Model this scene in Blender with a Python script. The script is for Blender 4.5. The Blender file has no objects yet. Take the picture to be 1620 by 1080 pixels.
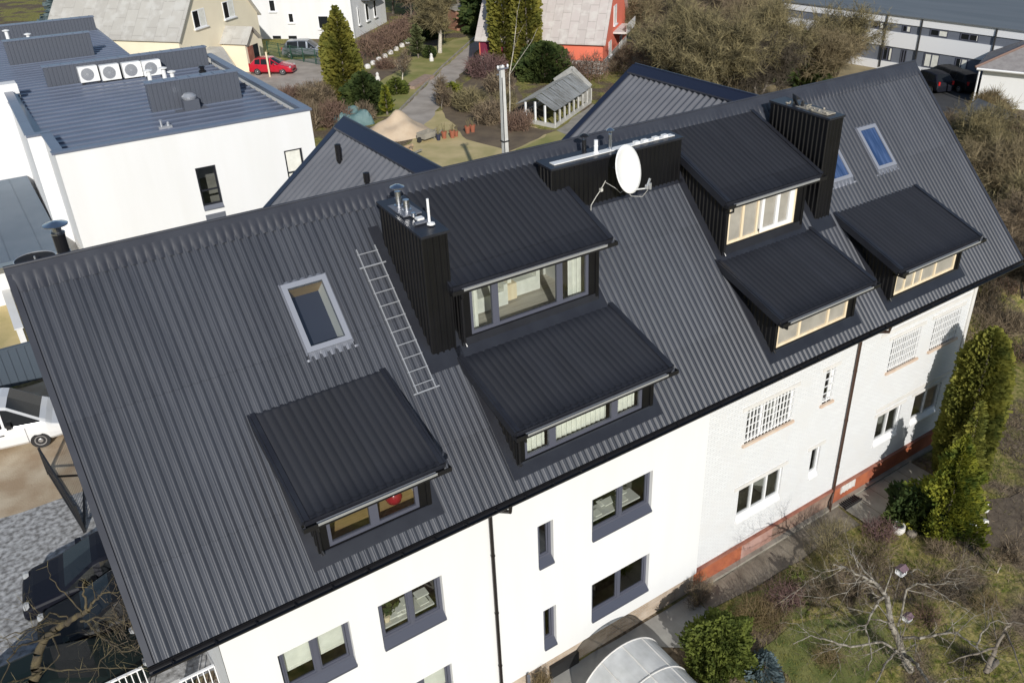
import bpy, math, random
import numpy as np
from mathutils import Vector, Matrix
R = math.radians
rnd = random.Random(7)
nrg = np.random.default_rng(11)
sc = bpy.context.scene
COL = sc.collection

# ------------------------------------------------------------------ camera
CAM = Vector((0.0374, -13.4134, 20.8000))
YAW, PITCH, ROLL, FPX = R(34.9073), R(29.4465), R(-0.9958), 1360.758   # focal length in pixels of a 1620 px wide frame
SHX, SHY = 67.252, -13.262
_f = Vector((math.sin(YAW)*math.cos(PITCH), math.cos(YAW)*math.cos(PITCH), -math.sin(PITCH)))
_r0 = Vector((math.cos(YAW), -math.sin(YAW), 0)); _u0 = _r0.cross(_f)
_r = math.cos(ROLL)*_r0 + math.sin(ROLL)*_u0
_u = -math.sin(ROLL)*_r0 + math.cos(ROLL)*_u0
cd = bpy.data.cameras.new('camera'); cam = bpy.data.objects.new('camera', cd); COL.objects.link(cam)
cd.sensor_fit = 'HORIZONTAL'; cd.sensor_width = 36.0; cd.lens = FPX*36/1620
cd.shift_x = -SHX/1620; cd.shift_y = SHY/1620
cd.clip_start = 0.1; cd.clip_end = 4000
M = Matrix(((_r.x, _u.x, -_f.x, CAM.x), (_r.y, _u.y, -_f.y, CAM.y), (_r.z, _u.z, -_f.z, CAM.z), (0, 0, 0, 1)))
cam.matrix_world = M
sc.camera = cam

# ------------------------------------------------------------------ sky, sun, exposure
SUN_AZ, SUN_EL = R(203.0), R(26.0)
w = bpy.data.worlds.new('World'); sc.world = w; w.use_nodes = True
nt = w.node_tree; bg = nt.nodes['Background']
sky = nt.nodes.new('ShaderNodeTexSky'); sky.sky_type = 'NISHITA'; sky.sun_disc = False
sky.sun_elevation = SUN_EL; sky.sun_rotation = SUN_AZ; sky.air_density = 1.0; sky.dust_density = 0.6
nt.links.new(sky.outputs[0], bg.inputs[0]); bg.inputs[1].default_value = 0.10
sl = bpy.data.lights.new('sun', 'SUN'); sl.energy = 4.1; sl.angle = R(0.55); sl.color = (1.0, 0.97, 0.915)
so = bpy.data.objects.new('sun', sl); COL.objects.link(so); so.location = (-20, -40, 60)
TOSUN = Vector((math.sin(SUN_AZ)*math.cos(SUN_EL), math.cos(SUN_AZ)*math.cos(SUN_EL), math.sin(SUN_EL)))
so.rotation_euler = (-TOSUN).to_track_quat('-Z', 'Y').to_euler()
vs = sc.view_settings; vs.view_transform = 'Standard'; vs.look = 'None'; vs.exposure = 0.0; vs.gamma = 1.0
sc.cycles.max_bounces = 6; sc.cycles.transparent_max_bounces = 12

# ------------------------------------------------------------------ helpers
def ray(px, py):
    return (_f*FPX + _r*(px-810-SHX) + _u*(540+SHY-py)).normalized()
def at(px, py, z=3.0):                    # point of the photograph at height z
    d = ray(px, py); return CAM + d*((z-CAM.z)/d.z)
def over(px, py, xy):                     # height seen at that pixel above the ground point xy
    d = ray(px, py); a = Vector((xy[0]-CAM.x, xy[1]-CAM.y)); h = Vector((d.x, d.y))
    return CAM.z + d.z*(a.dot(h)/h.dot(h))
ORI = {}
class MB:
    def __init__(s, T=None): s.v = []; s.f = []; s.m = []; s.T = T
    def add(s, vs, fs, m=0):
        n = len(s.v)
        for p in vs:
            p = Vector(p); s.v.append(s.T @ p if s.T else p)
        for f in fs: s.f.append(tuple(i+n for i in f)); s.m.append(m)
    def quad(s, a, b, c, d, m=0): s.add((a, b, c, d), ((0, 1, 2, 3),), m)
    def box(s, x0, x1, y0, y1, z0, z1, m=0):
        s.add([(x, y, z) for z in (z0, z1) for y in (y0, y1) for x in (x0, x1)],
              ((0, 2, 3, 1), (4, 5, 7, 6), (0, 1, 5, 4), (2, 6, 7, 3), (0, 4, 6, 2), (1, 3, 7, 5)), m)
    def bar(s, a, b, w, h=None, m=0, up=(0, 0, 1)):           # rectangular bar from a to b
        a = Vector(a); b = Vector(b); h = h or w; d = (b-a).normalized(); up = Vector(up)
        if abs(d.dot(up)) > .98: up = Vector((1, 0, 0))
        x = d.cross(up).normalized()*(w/2); y = x.cross(d).normalized()*(h/2)
        s.add([p+sx*x+sy*y for p in (a, b) for sx, sy in ((-1, -1), (1, -1), (1, 1), (-1, 1))],
              ((0, 3, 2, 1), (4, 5, 6, 7), (0, 1, 5, 4), (1, 2, 6, 5), (2, 3, 7, 6), (3, 0, 4, 7)), m)
    def tube(s, pts, rad, n=8, m=0, cap=True):
        pts = [Vector(p) for p in pts]; k = len(pts)
        rads = list(rad) if hasattr(rad, '__len__') else [rad]*k
        vs = []; px = None
        for i, p in enumerate(pts):
            d = (pts[min(i+1, k-1)]-pts[max(i-1, 0)]).normalized()
            if px is None:
                px = d.cross(Vector((0, 0, 1)) if abs(d.z) < .9 else Vector((1, 0, 0))).normalized()
            else:
                px = (px-d*px.dot(d)).normalized()
            py = d.cross(px)
            vs += [p+(px*math.cos(t)+py*math.sin(t))*rads[i] for t in [2*math.pi*j/n for j in range(n)]]
        fs = [(i*n+j, i*n+(j+1) % n, (i+1)*n+(j+1) % n, (i+1)*n+j) for i in range(k-1) for j in range(n)]
        if cap: fs += [tuple(range(n-1, -1, -1)), tuple((k-1)*n+j for j in range(n))]
        s.add(vs, fs, m)
    def lathe(s, c, prof, n=16, m=0, axis='z'):               # prof: (radius, height) pairs
        vs = []
        for r, h in prof:
            for j in range(n):
                t = 2*math.pi*j/n; a, b = r*math.cos(t), r*math.sin(t)
                vs.append(Vector(c)+(Vector((a, b, h)) if axis == 'z' else Vector((a, h, b)) if axis == 'y' else Vector((h, a, b))))
        fs = [(i*n+j, i*n+(j+1) % n, (i+1)*n+(j+1) % n, (i+1)*n+j) for i in range(len(prof)-1) for j in range(n)]
        fs += [tuple(range(n-1, -1, -1)), tuple((len(prof)-1)*n+j for j in range(n))]
        s.add(vs, fs, m)
    def prism(s, poly, ext, m=0):                             # planar polygon swept by ext
        n = len(poly); e = Vector(ext)
        s.add([Vector(p) for p in poly]+[Vector(p)+e for p in poly],
              [tuple(range(n-1, -1, -1)), tuple(range(n, 2*n))]+[(i, (i+1) % n, n+(i+1) % n, n+i) for i in range(n)], m)
    def wall(s, x0, x1, z0, z1, holes=(), depth=.15, y=0.0, m=0, mr=None):   # sheet facing -y with openings and reveals
        xs = sorted({x0, x1, *[h[0] for h in holes], *[h[1] for h in holes]})
        zs = sorted({z0, z1, *[h[2] for h in holes], *[h[3] for h in holes]})
        for i in range(len(xs)-1):
            for j in range(len(zs)-1):
                cx, cz = (xs[i]+xs[i+1])/2, (zs[j]+zs[j+1])/2
                if any(h[0] < cx < h[1] and h[2] < cz < h[3] for h in holes): continue
                s.quad((xs[i], y, zs[j]), (xs[i+1], y, zs[j]), (xs[i+1], y, zs[j+1]), (xs[i], y, zs[j+1]), m)
        for a, b, c, d in holes:
            k = m if mr is None else mr; e = y+depth
            s.quad((a, y, c), (a, y, d), (a, e, d), (a, e, c), k); s.quad((b, y, c), (b, e, c), (b, e, d), (b, y, d), k)
            s.quad((a, y, c), (a, e, c), (b, e, c), (b, y, c), k); s.quad((a, y, d), (b, y, d), (b, e, d), (a, e, d), k)
    def build(s, name, mats, parent=None, local=False, smooth=False, origin=None):
        return mk(name, np.array([tuple(p) for p in s.v], dtype=np.float64).reshape(-1, 3), s.f, mats, parent, local, smooth, s.m, origin)
def mk(name, V, F, mats, parent=None, local=False, smooth=False, mi=None, origin=None):
    """one mesh object; F a list of faces or an (n, k) integer array"""
    V = np.asarray(V, dtype=np.float64)
    if parent is not None: o3 = ORI[parent.name]
    elif origin is not None: o3 = Vector(origin)
    else: o3 = Vector(((V[:, 0].min()+V[:, 0].max())/2, (V[:, 1].min()+V[:, 1].max())/2, V[:, 2].min()))
    W = V if local else V-np.array(tuple(o3))
    me = bpy.data.meshes.new(name)
    if isinstance(F, np.ndarray):
        n, k = F.shape
        me.vertices.add(len(W)); me.vertices.foreach_set('co', W.astype(np.float32).ravel())
        me.loops.add(n*k); me.loops.foreach_set('vertex_index', F.astype(np.int32).ravel())
        me.polygons.add(n); me.polygons.foreach_set('loop_start', np.arange(0, n*k, k, dtype=np.int32))
        me.polygons.foreach_set('loop_total', np.full(n, k, dtype=np.int32))
        me.update(calc_edges=True)
    else:
        me.from_pydata([tuple(p) for p in W], [], F)
    for m in (mats if isinstance(mats, (list, tuple)) else [mats]): me.materials.append(m)
    if mi is not None and any(mi): me.polygons.foreach_set('material_index', np.array(mi, dtype=np.int32))
    if smooth: me.polygons.foreach_set('use_smooth', np.ones(len(me.polygons), dtype=bool))
    me.update()
    o = bpy.data.objects.new(name, me); COL.objects.link(o)
    if parent is not None: o.parent = parent; ORI[o.name] = o3
    else:
        if not local: o.location = o3
        ORI[o.name] = o3
    return o
def tag(o, label, cat, group=None):
    o['label'] = label; o['category'] = cat
    if group: o['group'] = group
    return o
def thing(name, label, cat, loc=(0, 0, 0), rz=0.0, group=None):
    o = bpy.data.objects.new(name, None); COL.objects.link(o); o.location = loc; o.rotation_euler = (0, 0, rz)
    o.empty_display_size = .2; ORI[o.name] = Vector(loc)
    return tag(o, label, cat, group)
def struct(o, kind='structure'): o['kind'] = kind; return o
def dup(root, loc, rz=None, label=None, group=None, scale=None):
    c = root.copy(); COL.objects.link(c); c.location = loc
    if rz is not None: c.rotation_euler = (0, 0, rz)
    if scale is not None: c.scale = (scale, scale, scale) if not hasattr(scale, '__len__') else scale
    if label: c['label'] = label
    if group: c['group'] = group
    for ch in list(root.children):
        d = ch.copy(); COL.objects.link(d); d.parent = c
        for g in list(ch.children):
            e = g.copy(); COL.objects.link(e); e.parent = d
    return c
def TR(x, y, z=0, rz=0.0): return Matrix.Translation((x, y, z)) @ Matrix.Rotation(rz, 4, 'Z')

# ------------------------------------------------------------------ materials
def pm(name, col, rough=.6, metal=0.0, var=None, vscale=3.0, bump=None, spec=.5, stretch=None, detail=4.0):
    """principled material; var = second colour mixed in by noise, bump = (scale, strength)"""
    m = bpy.data.materials.new(name); m.use_nodes = True; n = m.node_tree.nodes; L = m.node_tree.links
    b = n['Principled BSDF']; b.inputs['Base Color'].default_value = (*col, 1); b.inputs['Roughness'].default_value = rough
    b.inputs['Metallic'].default_value = metal; b.inputs['Specular IOR Level'].default_value = spec
    if var or bump:
        tc = n.new('ShaderNodeTexCoord'); src = tc.outputs['Object']
        if stretch:
            mp = n.new('ShaderNodeMapping'); mp.inputs['Scale'].default_value = stretch; L.new(src, mp.inputs[0]); src = mp.outputs[0]
    if var:
        t = n.new('ShaderNodeTexNoise'); t.inputs['Scale'].default_value = vscale; t.inputs['Detail'].default_value = detail; L.new(src, t.inputs['Vector'])
        r = n.new('ShaderNodeValToRGB'); r.color_ramp.elements[0].position = .36; r.color_ramp.elements[1].position = .64
        r.color_ramp.elements[0].color = (*col, 1); r.color_ramp.elements[1].color = (*var, 1)
        L.new(t.outputs[0], r.inputs[0]); L.new(r.outputs[0], b.inputs['Base Color'])
    if bump:
        t2 = n.new('ShaderNodeTexNoise'); t2.inputs['Scale'].default_value = bump[0]; t2.inputs['Detail'].default_value = 5; L.new(src, t2.inputs['Vector'])
        bp = n.new('ShaderNodeBump'); bp.inputs['Strength'].default_value = bump[1]; bp.inputs['Distance'].default_value = .02
        L.new(t2.outputs[0], bp.inputs['Height']); L.new(bp.outputs[0], b.inputs['Normal'])
    return m
def brickmat(name, c1, c2, mortar, w=.26, h=.077, ms=.012, rough=.85, rot=None, var=None, bump=.5, squash=1.0):
    """brick pattern laid out in the x-z plane of the wall (object coordinates)"""
    m = pm(name, c1, rough); n = m.node_tree.nodes; L = m.node_tree.links; b = n['Principled BSDF']
    tc = n.new('ShaderNodeTexCoord'); mp = n.new('ShaderNodeMapping'); mp.inputs['Rotation'].default_value = rot or (R(-90), 0, 0)
    L.new(tc.outputs['Object'], mp.inputs[0])
    t = n.new('ShaderNodeTexBrick'); L.new(mp.outputs[0], t.inputs['Vector'])
    t.inputs['Color1'].default_value = (*c1, 1); t.inputs['Color2'].default_value = (*c2, 1); t.inputs['Mortar'].default_value = (*mortar, 1)
    t.inputs['Scale'].default_value = 1; t.inputs['Brick Width'].default_value = w; t.inputs['Row Height'].default_value = h; t.inputs['Mortar Size'].default_value = ms
    t.inputs['Mortar Smooth'].default_value = .3
    out = t.outputs['Color']
    if var:
        ns = n.new('ShaderNodeTexNoise'); ns.inputs['Scale'].default_value = 1.3; ns.inputs['Detail'].default_value = 6; L.new(tc.outputs['Object'], ns.inputs['Vector'])
        r = n.new('ShaderNodeValToRGB'); r.color_ramp.elements[0].position = .48; r.color_ramp.elements[1].position = .66
        r.color_ramp.elements[0].color = (0, 0, 0, 1); r.color_ramp.elements[1].color = (1, 1, 1, 1); L.new(ns.outputs[0], r.inputs[0])
        mx = n.new('ShaderNodeMixRGB'); L.new(r.outputs[0], mx.inputs[0]); L.new(out, mx.inputs[1]); mx.inputs[2].default_value = (*var, 1); out = mx.outputs[0]
    L.new(out, b.inputs['Base Color'])
    bp = n.new('ShaderNodeBump'); bp.inputs['Strength'].default_value = bump; bp.inputs['Distance'].default_value = .01; bp.invert = True
    L.new(t.outputs['Fac'], bp.inputs['Height']); L.new(bp.outputs[0], b.inputs['Normal'])
    return m
def glassmat(name, tint=(.90, .94, .93), base=.10, ior=1.5):
    m = bpy.data.materials.new(name); m.use_nodes = True; n = m.node_tree.nodes; L = m.node_tree.links
    n.remove(n['Principled BSDF']); out = n['Material Output']
    tr = n.new('ShaderNodeBsdfTransparent'); tr.inputs[0].default_value = (*tint, 1)
    gl = n.new('ShaderNodeBsdfGlossy'); gl.inputs['Roughness'].default_value = .01
    fr = n.new('ShaderNodeFresnel'); fr.inputs[0].default_value = ior
    ad = n.new('ShaderNodeMath'); ad.operation = 'ADD'; ad.inputs[1].default_value = base; L.new(fr.outputs[0], ad.inputs[0])
    mx = n.new('ShaderNodeMixShader'); L.new(ad.outputs[0], mx.inputs[0]); L.new(tr.outputs[0], mx.inputs[1]); L.new(gl.outputs[0], mx.inputs[2])
    L.new(mx.outputs[0], out.inputs[0]); return m
def foilmat(name, col, op):
    m = pm(name, col, .25, var=tuple(c*.75 for c in col), vscale=1.5); n = m.node_tree.nodes; L = m.node_tree.links
    tr = n.new('ShaderNodeBsdfTransparent'); mx = n.new('ShaderNodeMixShader'); mx.inputs[0].default_value = op
    L.new(tr.outputs[0], mx.inputs[1]); L.new(n['Principled BSDF'].outputs[0], mx.inputs[2]); L.new(mx.outputs[0], n['Material Output'].inputs[0]); return m
def leafmat(name, c1, c2, sc_=2.0, rough=.75):
    m = pm(name, c1, rough, var=c2, vscale=sc_, spec=.2, detail=6); n = m.node_tree.nodes; L = m.node_tree.links
    tl = n.new('ShaderNodeBsdfTranslucent'); ramp = [k for k in n if k.type == 'VALTORGB'][0]; L.new(ramp.outputs[0], tl.inputs[0])
    mx = n.new('ShaderNodeMixShader'); mx.inputs[0].default_value = .42
    L.new(n['Principled BSDF'].outputs[0], mx.inputs[1]); L.new(tl.outputs[0], mx.inputs[2]); L.new(mx.outputs[0], n['Material Output'].inputs[0]); return m

MT = {}
MT['roof'] = pm('roof_metal', (.053, .057, .073), .38, var=(.062, .066, .083), vscale=.9, bump=(60, .08), stretch=(1, .15, .15))
MT['roofd'] = pm('dormer_roof_metal', (.021, .022, .029), .7, var=(.026, .027, .035), vscale=1.2, bump=(60, .08), spec=.3)
MT['trim'] = pm('dark_trim', (.017, .018, .024), .36, var=(.022, .024, .031), vscale=2)
MT['trim2'] = pm('ridge_metal', (.034, .036, .046), .36, var=(.042, .045, .056), vscale=2)
MT['navy'] = pm('sky_tinted_cap', (.016, .02, .04), .32)  # dark metal; reflected blue sky is put into its colour
MT['clad'] = pm('black_cladding', (.0035, .0035, .0045), .42, var=(.005, .005, .0065), vscale=2)
MT['wing'] = pm('wing_roof_metal', (.12, .123, .137), .28, var=(.14, .143, .158), vscale=1)  # paler than the main roof: sky gloss is put into the base colour
MT['black'] = pm('black_metal', (.012, .012, .014), .3)
MT['frame'] = pm('grey_window_frame', (.085, .09, .12), .4)
MT['sill'] = pm('grey_sill', (.065, .07, .095), .4)
MT['steel'] = pm('bright_steel', (.62, .63, .65), .28, 1.0)
MT['alu'] = pm('light_aluminium', (.55, .56, .58), .35, .6)
MT['flash'] = pm('grey_flashing', (.15, .16, .19), .5, .2)
MT['skyframe'] = pm('skylight_frame_grey', (.27, .285, .33), .45, .2)
MT['white'] = pm('white_render', (.745, .745, .74), .9, var=(.722, .722, .712), vscale=.9, bump=(90, .15), stretch=(1.6, 1.6, .22), detail=8)
MT['white2'] = pm('white_neighbour_render', (.745, .745, .745), .9, var=(.72, .717, .708), vscale=.8, bump=(80, .12), stretch=(1.6, 1.6, .2), detail=8)
MT['wbrick'] = brickmat('white_painted_brick', (.745, .755, .76), (.69, .695, .70), (.57, .575, .575), var=(.665, .665, .66))
MT['rawbrick'] = brickmat('sand_brick_plinth', (.46, .35, .25), (.33, .24, .17), (.42, .38, .32), var=(.56, .47, .38))
MT['orange'] = pm('orange_plinth_paint', (.42, .125, .052), .85, var=(.30, .085, .045), vscale=1.6, bump=(30, .3))
MT['redbrown'] = pm('red_brown_paint', (.24, .085, .06), .85, var=(.34, .14, .09), vscale=2)
MT['lintel'] = pm('painted_concrete', (.68, .66, .63), .85, var=(.62, .60, .565), vscale=3)
MT['pvc'] = pm('white_pvc', (.82, .82, .82), .3)
MT['wood'] = pm('raw_timber', (.82, .70, .50), .7, var=(.74, .60, .41), vscale=6, stretch=(1, 1, .1))
MT['floor'] = pm('oak_floor', (.50, .34, .15), .5, var=(.42, .27, .11), vscale=4, stretch=(.2, 3, 1))
MT['decking'] = pm('pale_boards', (.55, .50, .42), .6, var=(.40, .36, .30), vscale=5, stretch=(.2, 6, 1))
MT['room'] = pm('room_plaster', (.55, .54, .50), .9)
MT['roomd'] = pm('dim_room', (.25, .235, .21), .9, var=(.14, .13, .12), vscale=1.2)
MT['cloth'] = pm('white_curtain', (.78, .77, .70), .9, var=(.68, .67, .60), vscale=4)
MT['glass'] = glassmat('window_glass')
MT['glassblue'] = pm('blue_skylight_glass', (.020, .045, .115), .06, var=(.06, .10, .21), vscale=1.6, stretch=(6, .6, .6))
MT['dglass'] = pm('far_dark_glass', (.015, .017, .019), .12, spec=.3)
MT['foil'] = foilmat('building_foil', (.50, .47, .41), .78)
MT['foilbarrel'] = foilmat('polycarbonate', (.66, .67, .67), .88)
MT['copper'] = pm('brown_pipe', (.10, .06, .045), .3, .5)
MT['pipe'] = pm('dark_downpipe', (.022, .018, .018), .3, .3)
MT['ladder'] = pm('dull_galvanised', (.33, .34, .36), .5, .4)
MT['dish'] = pm('dish_white', (.78, .78, .77), .4)
MT['cable'] = pm('pale_cable', (.55, .54, .50), .6)
MT['concrete'] = pm('concrete', (.34, .31, .26), .9, var=(.25, .23, .19), vscale=1.5, bump=(40, .3))
MT['poleconc'] = pm('pole_concrete', (.62, .61, .58), .85, var=(.54, .53, .50), vscale=3)
MT['tyre'] = pm('tyre_rubber', (.02, .02, .021), .8)
MT['rim'] = pm('wheel_rim', (.45, .45, .46), .35, .7)
MT['rubberblk'] = pm('black_plastic', (.015, .015, .016), .6)
MT['lamp'] = pm('lamp_glass', (.35, .36, .37), .2)
MT['tail'] = pm('tail_lamp', (.45, .02, .02), .2)
MT['bark'] = pm('grey_bark', (.22, .19, .155), .9, var=(.12, .10, .08), vscale=5, bump=(20, .6))
MT['barkpale'] = pm('pale_lichen_bark', (.34, .31, .26), .9, var=(.10, .085, .065), vscale=9, bump=(20, .6))
MT['barkmoss'] = pm('mossy_bark', (.105, .083, .042), .9, var=(.05, .04, .028), vscale=5, bump=(20, .6))
MT['birch'] = pm('birch_bark', (.62, .58, .50), .8, var=(.40, .36, .30), vscale=6)
MT['twig'] = pm('brown_twigs', (.075, .055, .036), .9, var=(.27, .205, .13), vscale=1.3)
MT['twigg'] = pm('olive_twigs', (.07, .06, .03), .9, var=(.29, .24, .12), vscale=1.2)
MT['twigr'] = pm('red_brown_twigs', (.14, .085, .062), .9, var=(.20, .13, .09), vscale=.8)
MT['twigp'] = pm('purple_twigs', (.115, .065, .062), .9, var=(.17, .10, .09), vscale=2)

def sheetroof(name, c, rough, w=1.1, h=2.3):
    """ribbed sheet metal: slight tone steps from sheet to sheet, dull streaks and dust"""
    m = pm(name, c, rough, bump=(60, .08)); n = m.node_tree.nodes; L = m.node_tree.links; b = n['Principled BSDF']
    tc = [k for k in n if k.type == 'TEX_COORD'][0]; mp = n.new('ShaderNodeMapping'); mp.inputs['Rotation'].default_value = (R(-90), 0, 0); L.new(tc.outputs['Object'], mp.inputs[0])
    t = n.new('ShaderNodeTexBrick'); L.new(mp.outputs[0], t.inputs['Vector']); t.offset = 0.0; t.inputs['Scale'].default_value = 1; t.inputs['Brick Width'].default_value = w; t.inputs['Row Height'].default_value = h; t.inputs['Mortar Size'].default_value = .006; t.inputs['Bias'].default_value = 0
    t.inputs['Color1'].default_value = (*[q*.90 for q in c], 1); t.inputs['Color2'].default_value = (*[q*1.12 for q in c], 1); t.inputs['Mortar'].default_value = (*[q*.72 for q in c], 1)
    m2 = n.new('ShaderNodeMapping'); m2.inputs['Scale'].default_value = (3.0, .35, .35); L.new(tc.outputs['Object'], m2.inputs[0])
    ns = n.new('ShaderNodeTexNoise'); ns.inputs['Scale'].default_value = 1.0; ns.inputs['Detail'].default_value = 8; ns.inputs['Roughness'].default_value = .7; L.new(m2.outputs[0], ns.inputs['Vector'])
    r = n.new('ShaderNodeValToRGB'); r.color_ramp.elements[0].position = .38; r.color_ramp.elements[1].position = .68; r.color_ramp.elements[0].color = (.84, .84, .84, 1); r.color_ramp.elements[1].color = (1.12, 1.11, 1.08, 1); L.new(ns.outputs[0], r.inputs[0])
    mx = n.new('ShaderNodeMixRGB'); mx.blend_type = 'MULTIPLY'; mx.inputs[0].default_value = 1; L.new(t.outputs['Color'], mx.inputs[1]); L.new(r.outputs[0], mx.inputs[2]); L.new(mx.outputs[0], b.inputs['Base Color'])
    rr = n.new('ShaderNodeMapRange'); rr.inputs['To Min'].default_value = rough-.08; rr.inputs['To Max'].default_value = rough+.15; L.new(ns.outputs[0], rr.inputs[0]); L.new(rr.outputs[0], b.inputs['Roughness']); return m
MT['roof'] = sheetroof('roof_metal_sheets', (.049, .0535, .067), .38); MT['roofd'] = sheetroof('dormer_metal_tiles', (.0145, .0165, .0235), .68, 1.1, 1.4); MT['roofd'].node_tree.nodes['Principled BSDF'].inputs['Specular IOR Level'].default_value = .2
MT['brownbrick'] = brickmat('brown_plinth_brick', (.25, .13, .09), (.16, .09, .065), (.22, .19, .16), var=(.34, .24, .18)); MT['pinkplaster'] = pm('pink_plaster', (.42, .26, .22), .9, var=(.30, .16, .12), vscale=2.2, bump=(25, .4))
MT['twigd'] = pm('very_dark_twigs', (.045, .036, .026), .9, var=(.10, .08, .055), vscale=1.2); MT['twigy'] = pm('yellowish_twigs', (.13, .10, .055), .9, var=(.27, .215, .12), vscale=1.0)
MT['greywhite'] = pm('weathered_white_paint', (.50, .49, .46), .8, var=(.38, .37, .34), vscale=2)
# ================================================================== main apartment house
RY, RZ, EZ = 5.6986, 13.529, 7.6            # ridge depth, ridge height, eave height
KS = (RZ-EZ)/RY; SL = math.hypot(RY, RZ-EZ); CS, SS = RY/SL, (RZ-EZ)/SL
def rz_(y): return EZ+KS*y                  # height of the front roof slope
WY = .62                                    # front wall plane
def corr(name, O, U, S, u0, u1, s0, s1, mats, parent, pitch=.19, amp=.04, skip=(), step=None, lip=.012, npp=8, pw=.42, rows=(), shape=None, groove=0):
    O = np.array(O, float); U = np.array(U, float); S = np.array(S, float); N = np.cross(U, S)
    if N[2] < 0: N = -N
    nu = max(2, int(round((u1-u0)/(pitch/npp))))
    u = np.linspace(u0, u1, nu+1)
    rs = [(s0, 0.0), (s1, 0.0)]
    if step:
        rs = []; k = s0; rs.append((s0, lip))
        while k < s1-1e-6:
            e = min(k+step, s1); rs.append((e-.003, 0.0))
            if e < s1-1e-6: rs.append((e, lip))
            k = e
        rs[-1] = (s1, 0.0)
    for a in rows: rs.append((a, 0.0))
    for h in skip: rs += [(h[2], 0.0), (h[3], 0.0)]
    rs = sorted(set(rs)); s = np.array([a for a, _ in rs]); off = np.array([b for _, b in rs])
    h = amp*(.5+.5*np.cos(2*math.pi*u/pitch))**pw
    if groove:
        ph = (u/pitch+.5) % 1-.5; h = h-groove*np.exp(-(ph/.085)**2)+.007*((np.floor(u/pitch+.5) % 6 == 0) & (ph < -.12))
    H = h[None, :]*np.ones((len(s), 1)) if shape is None else shape(u[None, :], s[:, None], h[None, :])
    P = O+u[None, :, None]*U+s[:, None, None]*S+(H+off[:, None])[..., None]*N
    n = len(u); idx = np.arange(len(s)*n).reshape(len(s), n)
    Q = np.stack([idx[:-1, :-1], idx[:-1, 1:], idx[1:, 1:], idx[1:, :-1]], -1).reshape(-1, 4)
    if skip:
        uc = ((u[:-1]+u[1:])/2)[None, :]*np.ones((len(s)-1, 1)); scn = ((s[:-1]+s[1:])/2)[:, None]*np.ones((1, n-1))
        keep = np.ones(uc.shape, bool)
        for a, b, c, d in skip: keep &= ~((uc > a) & (uc < b) & (scn > c) & (scn < d))
        Q = Q[keep.ravel()]
    if np.dot(np.cross(U, S), N) < 0: Q = Q[:, ::-1]
    return mk(name, P.reshape(-1, 3), Q, mats, parent, smooth=False)
def ribwall(mb, A, B, zb, zt, n, pitch=.16, d=.025, m=0):
    """upright ribbed cladding from A to B (x, y); zb, zt: functions of the fraction along it"""
    A = Vector((*A, 0)); B = Vector((*B, 0)); L = (B-A).length; N = Vector((*n, 0)).normalized()
    k = max(1, int(round(L/pitch))); fr = [(0, 0)]
    for i in range(k):
        fr += [((i+.55)/k, 0), ((i+.65)/k, 1), ((i+.9)/k, 1), ((i+1.0)/k, 0)]
    vs = []
    for t, o in fr:
        p = A+(B-A)*t+N*(d*o); vs += [(p.x, p.y, zb(t)), (p.x, p.y, zt(t))]
    mb.add(vs, [(2*i, 2*i+2, 2*i+3, 2*i+1) for i in range(len(fr)-1)], m)

def window(parent, T, x0, x1, z0, z1, y=.2, mull=(.5,), frame='frame', fw=.085, glass='glass', sill='sill', sdepth=.3, sash=True, name='window'):
    """framed window in the local wall frame (x along, -y outwards): frame mesh with its pane and sill as children"""
    zs = z0
    if sill: z0 = z0+(.16 if sdepth > .25 else .12)
    mb = MB(T); fy0, fy1 = y-.04, y+.04
    mb.box(x0, x0+fw, fy0, fy1, z0, z1); mb.box(x1-fw, x1, fy0, fy1, z0, z1)
    mb.box(x0+fw, x1-fw, fy0, fy1, z0, z0+fw); mb.box(x0+fw, x1-fw, fy0, fy1, z1-fw, z1)
    cuts = [x0+fw*.5]+[x0+(x1-x0)*f for f in mull]+[x1-fw*.5]
    for c in cuts[1:-1]: mb.box(c-fw*.6, c+fw*.6, fy0-.004, fy1+.004, z0+fw, z1-fw)
    if sash:
        for a, b in zip(cuts[:-1], cuts[1:]):
            a += fw*.6; b -= fw*.6; t = fw*.45; c0, c1 = z0+fw, z1-fw
            mb.box(a, a+t, fy0+.02, fy1-.01, c0, c1); mb.box(b-t, b, fy0+.02, fy1-.01, c0, c1)
            mb.box(a+t, b-t, fy0+.02, fy1-.01, c0, c0+t); mb.box(a+t, b-t, fy0+.02, fy1-.01, c1-t, c1)
    f = mb.build(name, MT[frame], parent)
    if glass:
        g = MB(T); g.quad((x0+.02, y+.012, z0+.02), (x1-.02, y+.012, z0+.02), (x1-.02, y+.012, z1-.02), (x0+.02, y+.012, z1-.02)); g.build('pane', MT[glass], f)
    if sill:
        s = MB(T); e = .05
        e = .004; s.add([(x0+e, -.055, zs+.012), (x1-e, -.055, zs+.012), (x1-e, y-.042, z0+.01), (x0+e, y-.042, z0+.01), (x0+e, -.055, zs-.045), (x1-e, -.055, zs-.045), (x1-e, y-.042, zs-.02), (x0+e, y-.042, zs-.02)],
              [(0, 1, 2, 3), (4, 7, 6, 5), (0, 4, 5, 1), (1, 5, 6, 2), (2, 6, 7, 3), (3, 7, 4, 0)]); s.build('sill', MT[sill], f)
    return f

house = thing('apartment_house', 'long house with dark corrugated roof, six dormers and a half rendered, half brick white front', 'house', (15, 6, -.35))
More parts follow.
